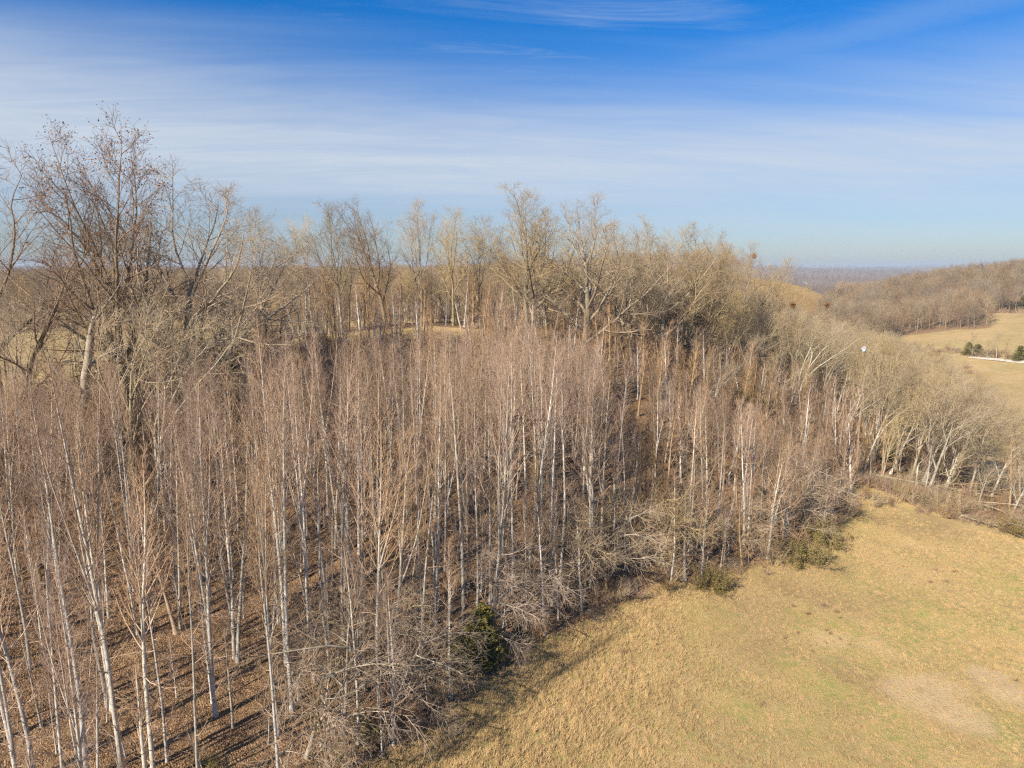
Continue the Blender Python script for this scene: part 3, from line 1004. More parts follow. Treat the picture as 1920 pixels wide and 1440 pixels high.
# the trees of the young wood that can be told apart: base pixel, top row, variant, tilt to the right (degrees), label
HERO = [
    (66, 1462, 850, 2, -3, 'knobbly pale tree with a long limb reaching right, at the bottom left corner'),
    (166, 1472, 690, 5, -7, 'slim clean pole tree leaning left beside the knobbly corner tree'),
    (36, 1475, 900, 1, -5, 'thin leaning sapling just left of the knobbly corner tree'),
    (232, 1462, 655, 7, -2, 'tallest pale tree near the bottom left with many steeply rising limbs'),
    (211, 1332, 760, 0, 0, 'darker straight trunk close behind the tallest many limbed tree'),
    (203, 1330, 960, 5, -7, 'thin pale stem leaning left from the foot of a darker trunk'),
    (290, 1478, 850, 4, 1, 'thick pale trunk with narrow upright fork, cut off by the bottom edge'),
    (405, 1345, 700, 2, 1, 'twin stemmed pale tree with a flared foot standing alone on the leaves'),
    (440, 1238, 800, 0, 0, 'straight grey trunk at the back of a group of three, left part of the wood'),
    (446, 1242, 760, 3, 3, 'right hand trunk of the clump behind the twin stemmed tree'),
    (548, 1336, 640, 1, -1, 'very straight tall pale trunk with dark rings, foot on open leaves'),
    (538, 1252, 610, 0, -1, 'straight tall trunk just behind the dark ringed trunk'),
    (621, 1262, 800, 5, -1, 'thin straight stem halfway between the ringed trunk and the drooping edge tree'),
    (645, 1205, 680, 8, 1, 'straight pale trunk at the left of a bunch of three close trunks'),
    (656, 1222, 660, 6, 2, 'middle trunk in a bunch of three close trunks above the drooping edge tree'),
    (672, 1236, 720, 3, 4, 'right trunk in a bunch of three close trunks, with rising limbs'),
    (735, 1245, 790, 4, 10, 'forked pale tree leaning right, short of the evergreen at the wood edge'),
    (818, 1132, 690, 0, 1, 'single slender white trunk with few low branches, centre of the wood'),
    (868, 1200, 640, 1, 1, 'pale straight trunk left of the dark evergreen at the wood edge'),
    (922, 1216, 590, 9, 4, 'white trunk bending right in front of the dark evergreen, limbs spread right'),
    (961, 1085, 640, 6, 0, 'tall trunk behind the white bending trunk'),
    (990, 1080, 620, 8, 1, 'tall thin trunk right of the white bending trunk'),
    (1050, 1098, 650, 5, 0, 'dark thin trunk near the meadow edge with a bare lower half'),
    (1106, 1108, 700, 2, 2, 'white forked trunk at the meadow edge with fanned crown'),
    (1125, 1030, 690, 9, 1, 'second forked white trunk just behind the meadow edge'),
    (1322, 985, 740, 3, 0, 'bright white straight tree with short side limbs, right part of the young wood'),
    (1390, 960, 760, 6, 3, 'slender pale tree right of the bright white straight tree'),
    (1438, 1050, 830, 9, 4, 'white sapling with a wide fan of low limbs at the meadow corner'),
    (1213, 1062, 880, 10, 0, 'short grey tree stump end trunk at the shaded meadow edge'),
    (1290, 1040, 850, 9, 3, 'crooked small tree over the brown bush'),
    (1000, 850, 560, 1, 0, 'tall white trunk rising above the pink crowns below the ridge'),
    (1145, 860, 640, 8, 0, 'lone bright trunk standing over the pinkish crowns'),
    (705, 1010, 660, 11, 0, 'narrow grey trunk left of centre with a thin crown'),
    (95, 1180, 720, 8, -2, 'grey stem behind the corner trees at the far left'),
    (330, 1110, 760, 9, 2, 'bushy headed tree between the tallest tree and the twin stemmed tree'),
]
for px, py, ptop, v_, tl, lab in HERO:
    x, y, z = hit(px, py)
    H = top_height(x, y, z, ptop)
    t_, c_, H0 = POP[v_]
    H = max(6, min(H, 27))
    gth = 0.76 + 0.22 * (H / H0)
    put_tree('pale_tree', (t_, c_), x, y, H0, H, lab, group='trees of the young wood', tilt=(R(max(-2.0, min(5.0, tl))), 0), girth=gth)

g = np.random.default_rng(21)
pts = random_in(Z_PLANT, 30000, 2.2, g, taken=TAKEN)
px_, py_ = project(pts[:, 0], pts[:, 1], height(pts[:, 0], pts[:, 1]) + 8)
inview = (px_ > -250) & (px_ < 2100) & (pts[:, 1] > 18)
# thin the shaded hollow right of the middle, where the photograph shows few stems
hx, hy, _ = hit(1235, 880)
hol = np.hypot(pts[:, 0] - hx, (pts[:, 1] - hy) * 0.7) < 8.5
hol2 = np.hypot(pts[:, 0] - hit(1180, 1010)[0], (pts[:, 1] - hit(1180, 1010)[1])) < 6
inview &= ~((hol | hol2) & (g.random(len(pts)) < 0.72))
# open litter floor at bottom left
dn = np.hypot(pts[:, 0], pts[:, 1])
inview &= ~((dn < 54) & (g.random(len(pts)) < 0.70))
inview &= ~((dn >= 54) & (dn < 62) & (g.random(len(pts)) < 0.35))
pts = pts[inview]
px_, py_ = px_[inview], py_[inview]
dist = np.hypot(pts[:, 0], pts[:, 1])
order = np.argsort(dist + 1000 * ((px_ < -40) | (px_ > 1960)))
N_THING = 262
ZL = [('slender pale tree in the open leafy lower left of the wood', 0), ('slender pale tree crowded in the middle of the young wood', 1),
      ('pinkish twigged tree in the dense upper slope below the ridge', 2), ('small pale tree close to the meadow edge of the wood', 3)]


def poplar_H(x, y, px, r):
    # crowns fall lower towards the right end of the young wood
    H = 17.5 + 4.5 * g.random()
    if px > 1100:
        H -= min(7.5, (px - 1100) * 0.018)
    if r > 75:
        H -= min(4, (r - 75) * 0.14)
    if px < 350:
        H -= 1.5
    lim = np.interp(px, [-200, 0, 200, 500, 800, 1000, 1150, 1300, 1450, 1600], [690, 680, 655, 630, 615, 600, 625, 690, 760, 830]) + 70 * g.random()
    H = min(H, top_height(x, y, hz(x, y), lim))
    return max(3.5, H)


stuff_pts = []
zpoly = np.array(Z_PLANT[3:11])
hts = height(pts[:, 0], pts[:, 1])
edged = polydist(pts[:, 0], pts[:, 1], [tuple(q) for q in Z_PLANT])
for rank, i in enumerate(order):
    x, y = pts[i]
    H = poplar_H(x, y, px_[i], dist[i])
    if edged[i] < 3.0 and px_[i] > 640:
        H *= 0.62
    v_ = int(g.integers(0, 12))
    if px_[i] > 1150 and g.random() < 0.5:
        v_ = int(g.choice([2, 3, 9, 10]))
    if rank < N_THING:
        zi = 3 if (edged[i] < 4.5 and px_[i] > 600) else (0 if (dist[i] < 56) else (1 if dist[i] < 74 else 2))
        t_, c_, H0 = POP[v_]
        put_tree('pale_tree', (t_, c_), x, y, H0, H, where(px_[i], ['slender pale tree on the open leafy floor', 'slender pale tree crowded in the middle wood', 'brown twigged young tree on the upper slope', 'small pale tree at the meadow edge'][zi]),
                 group=where(px_[i], ['open floor trees', 'middle wood trees', 'upper slope trees', 'meadow edge trees'][zi]),
                 tilt=(R(g.normal() * 0.8), R(g.normal() * 0.8)), girth=(0.74 + 0.2 * H / H0) * (0.60 + 0.42 * g.random()))
    else:
        stuff_pts.append((x, y, hts[i] - 0.1, H, v_))
        TAKEN.append((x, y))

# ------------------------------------------------------------------ big trees of the ridge line: px, distance, top row, mesh, girth, label
RIDGE = [
    (-30, 78, 240, ('O', 1), 1.15, 0, 'huge spreading dark tree cut off by the left edge, limbs reaching right over the field'),
    (228, 76, 216, ('O', 0), 0.95, 2, 'tallest ridge tree, rusty leaves clinging in its open crown'),
    (290, 79, 285, ('O', 1), 0.85, 0, 'dark upright tree right beside the rusty leaved tallest tree'),
    (345, 80, 298, ('O', 3), 1.25, 0, 'round headed dark tree with low limbs spreading right over the horizon'),
    (498, 102, 388, ('S', 0), 1.0, 0, 'slim vase shaped tree standing apart against the sky'),
    (588, 104, 396, ('S', 2), 0.75, -5, 'thin pale tree leaning left next to the slim vase shaped tree'),
    (640, 106, 378, ('S', 1), 1.05, 0, 'narrow pale crowned tree left of the dark forked one'),
    (725, 106, 364, ('O', 1), 0.95, 0, 'dark forked ridge tree with crooked limbs against pale sky'),
    (790, 108, 368, ('S', 3), 0.8, 0, 'narrow dark spire topped tree beside the dark forked one'),
    (850, 110, 388, ('S', 1), 1.0, 0, 'tan rounded tree left of the two biggest grey trees'),
    (900, 114, 402, ('S', 0), 1.0, 0, 'olive tan tree crowding the left of the two biggest grey trees'),
    (985, 105, 340, ('O', 2), 1.2, 0, 'left of the two biggest grey spreading trees on the ridge'),
    (1092, 104, 356, ('O', 3), 1.25, 3, 'right of the two biggest grey spreading trees, low limbs reaching right'),
    (1185, 110, 408, ('S', 2), 1.2, 0, 'round grey tree right of the biggest pair'),
    (1245, 116, 402, ('O', 4), 1.15, 0, 'broad domed tree on the falling ridge line'),
    (1300, 122, 414, ('O', 2), 1.05, 2, 'domed grey tree right of the broad domed tree'),
    (1345, 135, 452, ('S', 3), 1.0, 0, 'lower tan tree at the foot of the domed trees'),
    (1398, 150, 450, ('O', 3), 1.1, 0, 'last fan shaped tree of the ridge, dark orb in its crown'),
    (1440, 158, 482, ('S', 1), 1.0, 0, 'short tan tree right below the last fan shaped tree'),
    (560, 112, 440, ('S', 3), 0.8, 0, 'faint small tree behind the thin pale leaning tree'),
    (430, 92, 470, ('S', 2), 0.8, 0, 'short pale tree at the right foot of the round headed dark tree'),
    (1145, 118, 430, ('S', 1), 0.9, 0, 'tan tree peeping out behind the biggest pair'),
    (940, 120, 420, ('S', 3), 0.9, 0, 'tan tree glimpsed between the olive tree and the left biggest tree'),
    (690, 112, 420, ('S', 2), 0.8, 0, 'grey tree filling the gap left of the dark forked tree'),
]
for px, dd, ptop, (fam, vi), gth, tl, lab in RIDGE:
    x, y = pol(px, dd)
    z = hz(x, y)
    H = top_height(x, y, z, ptop)
    t_, c_, H0 = (OAK if fam == 'O' else SLIM)[vi]
    e = put_tree('ridge_tree', (t_, c_), x, y, H0, H, lab, group='big trees on the ridge', tilt=(R(tl), 0), girth=H / H0 * gth, rz=random.random() * 6.28)

# smaller trees between and beyond them
g = np.random.default_rng(31)
pr = random_in(Z_RIDGE, 5000, 4.4, g, taken=TAKEN)
for x, y in pr:
    z = hz(x, y)
    px, _ = project(x, y, z)
    topmax = np.interp(px, [380, 450, 560, 640, 800, 1000, 1200, 1400, 1500], [500, 505, 492, 465, 430, 400, 430, 480, 505])
    H = top_height(x, y, z, topmax + 40 + 75 * g.random())
    H = float(np.clip(H, 5, 20))
    vi = int(g.integers(0, 4))
    t_, c_, H0 = SLIM[vi]
    lab = 'tan mid height tree filling the ridge between the big trees' if px < 1100 else 'tan tree on the right hand fall of the ridge'
    lab = where(px, 'tan mid height tree of the ridge line')
    put_tree('forest_tree', (t_, c_), x, y, H0, H, lab.replace('below', 'behind or beside'), group=where(px, 'ridge line trees'), girth=0.75 * H / H0 + 0.15,
             tilt=(R(g.normal() * 3), 0))

# ------------------------------------------------------------------ wood on the right slope
g = np.random.default_rng(41)
RIGHTH = [
    (1450, 800, 640, 0, 6, 'bare grey tree with a forked pale trunk rising on the right slope'),
    (1485, 775, 575, 3, 8, 'tall white trunk splitting into two arms, middle of the right slope'),
    (1395, 745, 600, 1, 0, 'straight greyish trunk at the orange earth on the right slope'),
    (1330, 790, 640, 0, 2, 'pale tree leaning over the orange earth below the ridge'),
    (1568, 850, 652, 3, 14, 'white leaning tree with the bright scrap caught in its top fork'),
    (1620, 880, 690, 0, 12, 'leaning pale tree right of the one holding the scrap'),
    (1668, 890, 700, 3, 16, 'long white limbed tree sweeping right near the meadow corner'),
    (1728, 892, 765, 3, 8, 'white crooked tree with claw like limbs above the fallen trunks'),
    (1765, 925, 775, 0, 14, 'wide grey tree sweeping right above the fallen trunks'),
    (1830, 950, 850, 1, 12, 'low grey tree at the end of the fallen trunks'),
    (1720, 880, 760, 2, 10, 'grey tree behind the white crooked tree'),
    (1650, 905, 760, 2, 5, 'upright trunk at the meadow corner beside a small shrubby bank'),
]
for px, py, ptop, vi, tl, lab in RIGHTH:
    x, y, z = hit(px, py)
    H = float(np.clip(top_height(x, y, z, ptop), 6, 24))
    t_, c_, H0 = LEAN[vi]
    put_tree('slope_tree', (t_, c_), x, y, H0, H, lab, group='trees of the right slope', tilt=(R(tl * 0.5), 0), rz=R(g.normal() * 14 - 5), girth=0.9 * H / H0)
pr = random_in(Z_RIGHT, 22000, 3.3, g, taken=TAKEN)
ds = np.hypot(pr[:, 0], pr[:, 1])
pr = pr[np.argsort(ds)]
n_right = 0
for x, y in pr:
    z = hz(x, y)
    px, _ = project(x, y, z)
    if px > 2000:
        continue
    lim = np.interp(px, [1100, 1300, 1450, 1560, 1640, 1725, 1824, 1898, 1960], [470, 505, 545, 580, 612, 650, 712, 795, 850])
    d = math.hypot(x, y)
    H = top_height(x, y, z, lim + 45 * g.random())
    if H < 2.5 or (px < 1520 and g.random() < 0.38):
        continue
    H = float(np.clip(H, 4, 17 + 3 * g.random()))
    n_right += 1
    if n_right > 285:
        stuff_pts.append((x, y, z - 0.1, H, int(g.choice([2, 3, 9, 10]))))
        continue
    leany = 0.45 + 0.55 * min(1, max(0, (px - 1400) / 200))
    if g.random() < 0.72:
        t_, c_, H0 = LEAN[int(g.choice([1, 2, 1, 2, 0, 3]))]
        rz = R(g.normal() * 22 - 5)
    else:
        t_, c_, H0 = SLIM[int(g.integers(0, 4))]
        rz = None
    far_ = d > 130
    lab = where(px, 'grey tan slope tree in the nearer rows' if not far_ else 'bare grey tan tree far down the right slope')
    grp = where(px, 'nearer slope trees' if not far_ else 'far slope trees')
    put_tree('slope_tree', (t_, c_), x, y, H0, H, lab, group=grp, tilt=(R(g.normal() * 3 + 4 * leany), 0), rz=rz, girth=0.8 * H / H0 + 0.08)

# left: scrubby trees in front of the field
LEFTM = [
    (35, 76, 520, ('S', 2), 'thin dark tree in front of the field at the far left'),
    (118, 74, 556, ('G', 0), 'broken topped dark trunk with pale snapped tip in front of the field'),
    (150, 80, 520, ('S', 2), 'small pale stemmed tree right of the broken topped trunk'),
    (205, 72, 500, ('L', 1), 'pale tree leaning right below the rusty leaved tallest tree'),
    (255, 70, 530, ('L', 3), 'whitish limbs fanning right, below the dark ridge trees on the left'),
    (365, 84, 560, ('G', 1), 'dark broken stub with a pale cap left of the olive bush'),
    (418, 90, 520, ('S', 3), 'dark crooked small tree beside the olive bush'),
    (465, 95, 575, ('G', 2), 'twisted whitish dead tree with claw like arms'),
    (865, 106, 560, ('G', 1), 'bright snapped trunk on the ridge, left of centre'),
    (1010, 100, 565, ('G', 0), 'pale broken trunk at the foot of the left biggest tree'),
    (300, 78, 540, ('S', 0), 'brownish tangled tree under the round headed dark tree'),
]
for px, dd, ptop, (fam, vi), lab in LEFTM:
    x, y = pol(px, dd)
    z = hz(x, y)
    H = top_height(x, y, z, ptop)
    if fam == 'G':
        a, b_ = SNAG[vi]
        put_tree('snag', (a, b_), x, y, [9, 6, 7][vi], H, lab, cat='dead tree', pnames=('trunk', 'branch'), tilt=(R(-4), 0))
    else:
        t_, c_, H0 = (SLIM if fam == 'S' else LEAN)[vi]
        put_tree('ridge_tree', (t_, c_), x, y, H0, H, lab, group='small trees by the upper field', girth=0.8 * H / H0 + .1, rz=R(g.normal() * 20))

# ------------------------------------------------------------------ trees hanging over the meadow edge
EDGEH = [
    (655, 1395, 1010, 0, -25, 'drooping edge tree whose limbs arch down over the meadow corner'),
    (760, 1330, 1060, 2, -20, 'arching pale limbed tree next to the drooping edge tree'),
    (700, 1310, 1080, 1, -60, 'tangled grey tree behind the drooping edge tree'),
    (590, 1440, 1130, 3, -40, 'low sprawling tree at the bottom of the wood edge'),
    (935, 1225, 960, 2, -25, 'fan of drooping limbs below the dark evergreen'),
    (1040, 1170, 940, 0, -15, 'low spreading tree with pinkish drooping limbs at the meadow edge'),
    (1110, 1140, 900, 1, -20, 'bushy low tree at the wood edge under the white forked trunk'),
    (1175, 1115, 890, 3, -10, 'greyish bushy tree at the shaded meadow edge'),
    (1270, 1085, 880, 1, -20, 'tangled tree between the shaded edge and the brown bush'),
    (1500, 1020, 860, 2, -10, 'pinkish bushy tree at the meadow corner'),
    (1545, 985, 800, 0, 0, 'wide sweeping tree at the outer meadow corner'),
    (1400, 1060, 900, 3, -30, 'low grey bushy tree left of the green bushes'),
]
for px, py, ptop, vi, rz, lab in EDGEH:
    x, y, z = hit(px, py)
    t_, c_, H0 = EDGE[vi]
    H = float(np.clip(top_height(x, y, z, ptop), 4, 11)) * (0.92 if px < 800 else 0.82)
    k_ = 1.0 if px < 800 else 2.2
    x, y = x - 0.71 * k_, y + 0.71 * k_
    put_tree('edge_tree', (t_, c_), x, y, H0, H, lab, group='trees hanging over the meadow edge', rz=R(rz), girth=0.95 * H / H0 + 0.05)

# ------------------------------------------------------------------ evergreens and bushes
for px, py, H, vi, wid, lab in [
    (905, 1240, 5.2, 0, 1.0, 'dark green evergreen behind the white bending trunk at the wood edge'),
    (875, 1262, 3.2, 1, 1.0, 'low evergreen in the dark corner left of the taller evergreen'),
    (700, 1385, 2.0, 2, 0.9, 'small green bush under the drooping edge tree'),
    (1505, 1055, 2.6, 2, 1.25, 'bright olive bush at the meadow corner'),
    (1545, 1020, 3.0, 2, 1.1, 'dull olive bush behind the bright olive one'),
    (1335, 1105, 2.6, 2, 0.9, 'brownish green bush standing out into the meadow edge'),
    (385, 1440, 0.9, 2, 0.7, 'tiny green bush on the leaves at the bottom of the wood'),
    (1905, 1005, 2.4, 2, 1.0, 'green bush at the right edge past the fallen trunks')]:
    x, y, z = hit(px, py)
    a, b_ = CED[vi]
    H0 = [5.5, 4.2, 2.2][vi]
    put_tree('evergreen_tree' if vi < 2 else 'green_bush', (a, b_), x, y, H0, H, lab, cat='evergreen' if vi < 2 else 'bush', girth=wid * (H / H0) ** 0.5)
for px, dd, H, vi, wid, lab in [
    (395, 86, 5.5, 2, 2.2, 'wide olive green bush below the left end of the ridge'),
    (930, 95, 3.2, 2, 1.1, 'small dark olive bush in the rusty grass below the ridge'),
    (1420, 112, 5, 2, 1.5, 'green undergrowth bush on the right slope'),
    (1690, 118, 3.0, 2, 1.5, 'green shaded bush among the right slope trunks'),
    (1620, 118, 3.0, 2, 1.5, 'mossy green bush high on the right slope trunks')]:
    x, y = pol(px, dd)
    a, b_ = CED[vi]
    put_tree('green_bush', (a, b_), x, y, 2.2, H, lab, cat='bush', girth=wid)

# valley trees by the gravel road and the far evergreens
for px, py, H, vi, wid, lab in [
    (1815, 668, 6.5, 0, 1.5, 'left of two small dark evergreens at the end of the valley road'),
    (1832, 667, 5.5, 0, 1.6, 'right of two small dark evergreens at the end of the valley road'),
    (1911, 677, 7.0, 0, 1.6, 'dark evergreen by the valley road at the right edge'),
    (1884, 583, 7.5, 1, 3.0, 'round dark evergreen at the top of the far field'),
    (1902, 582, 6.0, 1, 2.8, 'lower dark evergreen merging with the round one at the top of the far field'),
    (1921, 581, 11, 0, 2.6, 'taller evergreen at the top right corner of the far field')]:
    x, y, z = hit(px, py)
    a, b_ = CED[vi]
    put_tree('evergreen_tree', (a, b_), x, y, [5.5, 4.2][vi], H, lab, cat='evergreen', girth=wid)
for px, py, H, lab in [
    (1822, 672, 12, 'bare whitish tree just right of two small evergreens by the valley road'),
    (1850, 674, 9, 'short bare tree left of centre in the row by the valley road'),
    (1868, 676, 13, 'tallest bare tree in the row by the valley road'),
    (1882, 677, 10, 'bare tree between the tallest one and the evergreen at the right edge'),
    (1900, 677, 8, 'small bare tree touching the evergreen by the valley road'),
    (1787, 664, 8, 'small bare tree left of the end of the valley road')]:
    x, y, z = hit(px, py)
    t_, c_, H0 = SLIM[2]
    put_tree('valley_tree', (t_, c_), x, y, H0, H, lab, group='bare trees along the valley road', girth=0.9 * H / H0)

# ------------------------------------------------------------------ fallen trunks at the right edge of the meadow
FALL = [spreading(180 + i, 20, limbs=6, bole=.35, r0=.22, ang=26, mat=['grey', 'dead'][i], n1=8, n2=5, n3=3, trop=0.0, wob=0.16, ll_=.6) for i in range(2)]


def fallen(px, py, L, yaw, vi, lab, lift=0.5, fam=None, girth_=1.0):
    x, y, z = hit(px, py)
    e = link(bpy.data.objects.new('fallen_tree', None))
    t_, c_, H0 = (fam or FALL)[vi]
    dx, dy = math.sin(R(yaw)), math.cos(R(yaw))
    z2 = hz(x + dx * L, y + dy * L)
    d = Vector((dx * L, dy * L, z2 + 1.0 - z - lift)).normalized()
    e.location = (x, y, z + lift)
    e.rotation_euler = d.to_track_quat('Z', 'Y').to_euler()
    s = L / H0
    e.scale = (girth_, girth_, s)
    tag(e, lab, 'fallen tree')
    for nm, me in (('trunk', t_), ('crown', c_)):
        c = link(bpy.data.objects.new(nm, me))
        c.parent = e


fallen(1640, 905, 22, 97, 0, 'long fallen trunk lying along the meadow edge with its broken top on the grass', 1.0, None, 0.62)
fallen(1735, 930, 17, 108, 1, 'second fallen trunk crossing in front of the long one', 0.8, None, 0.6)
fallen(1690, 905, 9, 62, 0, 'short pale fallen limb lying against the upright trunk at the meadow corner', 0.8, None, 0.4)
fallen(1035, 965, 9, 40, 1, 'dark fallen limb in the shaded hollow in the middle of the wood', 0.6, None, 0.5)
fallen(1800, 975, 9, 118, 1, 'short broken top lying on the grass at the end of the fallen trunks', 0.5, None, 0.45)

# ------------------------------------------------------------------ small marks: bag in a tree, leaf nests, road, mound
def blob(name, r, mat, seed, sub=3, amp=0.35, sc=(1, 1, 1)):
    import bmesh
    from mathutils import noise as mn
    bm = bmesh.new()
    bmesh.ops.create_icosphere(bm, subdivisions=sub, radius=r)
    for v_ in bm.verts:
        n_ = mn.noise(v_.co / r * 1.7 + Vector((seed, 0, 0)))
        n2_ = mn.noise(v_.co / r * 4.5 + Vector((0, seed, 0)))
        v_.co *= 1 + amp * n_ + amp * 0.6 * n2_
        v_.co = Vector((v_.co.x * sc[0], v_.co.y * sc[1], v_.co.z * sc[2]))
    me = bpy.data.meshes.new(name)
    bm.to_mesh(me)
    bm.free()
    me.materials.append(mat)
    return me


m, nn, ll, b = new_mat('white_plastic')
b.inputs['Base Color'].default_value = (0.42, 0.43, 0.46, 1)
b.inputs['Roughness'].default_value = 0.4
MAT['white_plastic'] = m
d = ray(1620, 655)
s = 98.0
o = link(bpy.data.objects.new('plastic_bag', blob('plastic_bag', 0.36, m, 3.3, 3, 0.7, (0.75, 0.7, 1.0))))
o.location = (d[0] * s, d[1] * s, CAMZ + d[2] * s)
tag(o, 'white crumpled scrap like a bag caught in the top of a leaning tree', 'plastic bag')

for px, py, s, lab in [(1486, 572, 132, 'left of two rusty leaf nests in the treetops of the right slope'),
                       (1551, 572, 150, 'right of two rusty leaf nests in the treetops of the right slope'),
                       (1413, 480, 149, 'dark leaf nest in the last fan shaped tree of the ridge')]:
    d = ray(px, py)
    gg = np.random.default_rng(int(px))
    C = gg.normal(size=(260, 3)) * (0.27, 0.27, 0.25)
    V, Fq, Aa = leaf_quads(gg, C, 0.26, 0.7)
    o = link(bpy.data.objects.new('leaf_nest', quads_mesh('leaf_nest', V, Fq, [MAT['rust']], {'rad': Aa})))
    o.location = (d[0] * s, d[1] * s, CAMZ + d[2] * s)
    tag(o, lab, 'nest', 'leaf nests in the treetops')


def strip(name, pixels, width, mat, lift=0.15):
    P = [hit(*p) for p in pixels]
    pts_ = []
    for a, b2 in zip(P[:-1], P[1:]):
        n_ = max(2, int(math.hypot(b2[0] - a[0], b2[1] - a[1]) / 4))
        for i in range(n_):
            pts_.append((a[0] + (b2[0] - a[0]) * i / n_, a[1] + (b2[1] - a[1]) * i / n_))
    pts_.append(P[-1][:2])
    q = np.array(pts_)
    tn = np.gradient(q, axis=0)
    tn /= np.linalg.norm(tn, axis=1, keepdims=True)
    nr = np.stack([-tn[:, 1], tn[:, 0]], -1)
    rows = []
    for s_ in np.linspace(-0.5, 0.5, 5):
        xy = q + nr * width * s_
        rows.append(np.column_stack([xy, height(xy[:, 0], xy[:, 1]) + lift]))
    V = np.stack(rows, 1).reshape(-1, 3)
    n_ = len(q)
    ii = np.arange(n_ * 5).reshape(n_, 5)
    Fq = np.stack([ii[:-1, :-1], ii[:-1, 1:], ii[1:, 1:], ii[1:, :-1]], -1).reshape(-1, 4)
    me = quads_mesh(name, V, Fq, [mat], smooth_=True)
    return tag(link(bpy.data.objects.new(name, me)), kind='structure')


m, nn, ll, b = new_mat('pale_gravel')
t = nn.new('ShaderNodeTexCoord')
nz = noise(nn, ll, t.outputs['Object'], 0.7, 6, 0.7)
ll.new(mixc(nn, ll, smooth(nn, ll, nz, 0.35, 0.7), (0.62, 0.55, 0.46), (0.46, 0.39, 0.30)), b.inputs['Base Color'])
MAT['gravel'] = m
strip('gravel_road', [(1818, 671), (1850, 674), (1885, 677), (1920, 680), (1990, 686)], 4.0, m, 0.2)
strip('hill_track', [(1466, 526), (1490, 529), (1515, 534), (1540, 541), (1565, 546)], 9.0, m, 0.5)

m, nn, ll, b = new_mat('grey_rubble')
t = nn.new('ShaderNodeTexCoord')
nz = noise(nn, ll, t.outputs['Object'], 1.5, 6, 0.75)
ll.new(mixc(nn, ll, smooth(nn, ll, nz, 0.4, 0.62), (0.30, 0.27, 0.22), (0.20, 0.175, 0.14)), b.inputs['Base Color'])
x, y, z = hit(1675, 664)
o = link(bpy.data.objects.new('rubble_mound', blob('rubble_mound', 3.0, m, 8.1, 4, 0.35, (2.3, 1.2, 0.6))))
o.location = (x, y, z + 0.2)
tag(o, 'low grey rubble mound in the valley field behind the right slope treetops', 'mound')

# ------------------------------------------------------------------ masses
g = np.random.default_rng(51)
sp = np.array(stuff_pts)
pop_src = [source(join_parts('young_tree_mass', POP[i][:2])) for i in (0, 2, 3, 5, 9, 10)]
if len(sp):
    n = len(sp)
    scatter('young_trees', pop_src, sp[:, :3], np.column_stack([g.normal(size=n) * .015, g.normal(size=n) * .015, g.random(n) * 6.28]),
            np.column_stack([(0.70 + 0.2 * sp[:, 3] / 20) * (0.75 + 0.3 * g.random(n))] * 2 + [sp[:, 3] / 20]), g.integers(0, 6, n))

# understory: bare shrubs and saplings in the woods
pu = np.concatenate([random_in(Z_PLANT, 15000, 1.25, g), random_in(Z_RIGHT, 5000, 1.8, g), random_in(Z_RIDGE, 3500, 1.6, g)])
qx, qy = project(pu[:, 0], pu[:, 1], height(pu[:, 0], pu[:, 1]))
keep = (qx > -200) & (qx < 2050) & (pu[:, 1] > 18)
dd = np.hypot(pu[:, 0], pu[:, 1])
keep &= ~((dd < 60) & (g.random(len(pu)) < 0.92))
keep &= ~((dd >= 60) & (dd < 75) & (g.random(len(pu)) < 0.60))
keep &= ~((dd >= 75) & (g.random(len(pu)) < 0.25))
pu = pu[keep]
n = len(pu)
sc = 0.5 + 0.7 * g.random(n)
shr_src = [source(q) for q in SHR] + [source(join_parts('sapling_mass', q[:2])) for q in SAP]
scatter('undergrowth', shr_src, np.column_stack([pu, height(pu[:, 0], pu[:, 1])]), np.column_stack([g.normal(size=n) * .08, g.normal(size=n) * .08, g.random(n) * 6.28]),
        np.column_stack([sc, sc, sc]), g.choice(7, n, p=[.22, .2, .15, .13, .1, .1, .1]))

ps = random_in(Z_PLANT, 1500, 2.0, g)
qx, qy = project(ps[:, 0], ps[:, 1], height(ps[:, 0], ps[:, 1]))
ps = ps[(qx > -150) & (qx < 1500) & (np.hypot(ps[:, 0], ps[:, 1]) < 70)][:230]
n = len(ps)
sc = 0.35 + 0.6 * g.random(n)
scatter('saplings', [source(join_parts('sapling_mass', SAP[0][:2]))], np.column_stack([ps, height(ps[:, 0], ps[:, 1])]),
        np.column_stack([g.normal(size=n) * .09, g.normal(size=n) * .09, g.random(n) * 6.28]), np.column_stack([sc * 0.6, sc * 0.6, sc]), np.zeros(n, int))

# brush along the wood edge
eb = []
ring = [hit(*p)[:2] for p in [(560, 1500), (690, 1440), (770, 1385), (900, 1275), (1010, 1205), (1120, 1150), (1230, 1105), (1330, 1085), (1450, 1050), (1555, 1000), (1610, 940), (1700, 950), (1830, 990), (1930, 1010)]]
for a, b2 in zip(ring[:-1], ring[1:]):
    L = math.hypot(b2[0] - a[0], b2[1] - a[1])
    for i in range(int(L * 1.3)):
        t_ = random.random()
        eb.append((a[0] + (b2[0] - a[0]) * t_ + random.gauss(-0.4, 0.8), a[1] + (b2[1] - a[1]) * t_ + random.gauss(0.4, 0.8)))
eb = np.array(eb)
q1, q2, q3 = hit(1605, 915)[:2], hit(1760, 955)[:2], hit(1940, 990)[:2]
for a, b2 in ((q1, q2), (q2, q3)):
    for i in range(60):
        t_ = random.random()
        eb = np.vstack([eb, [[a[0] + (b2[0] - a[0]) * t_ + random.gauss(0.3, 1.5), a[1] + (b2[1] - a[1]) * t_ + random.gauss(1.6, 1.6)]]])
n = len(eb)
sc = 0.35 + 0.55 * g.random(n)
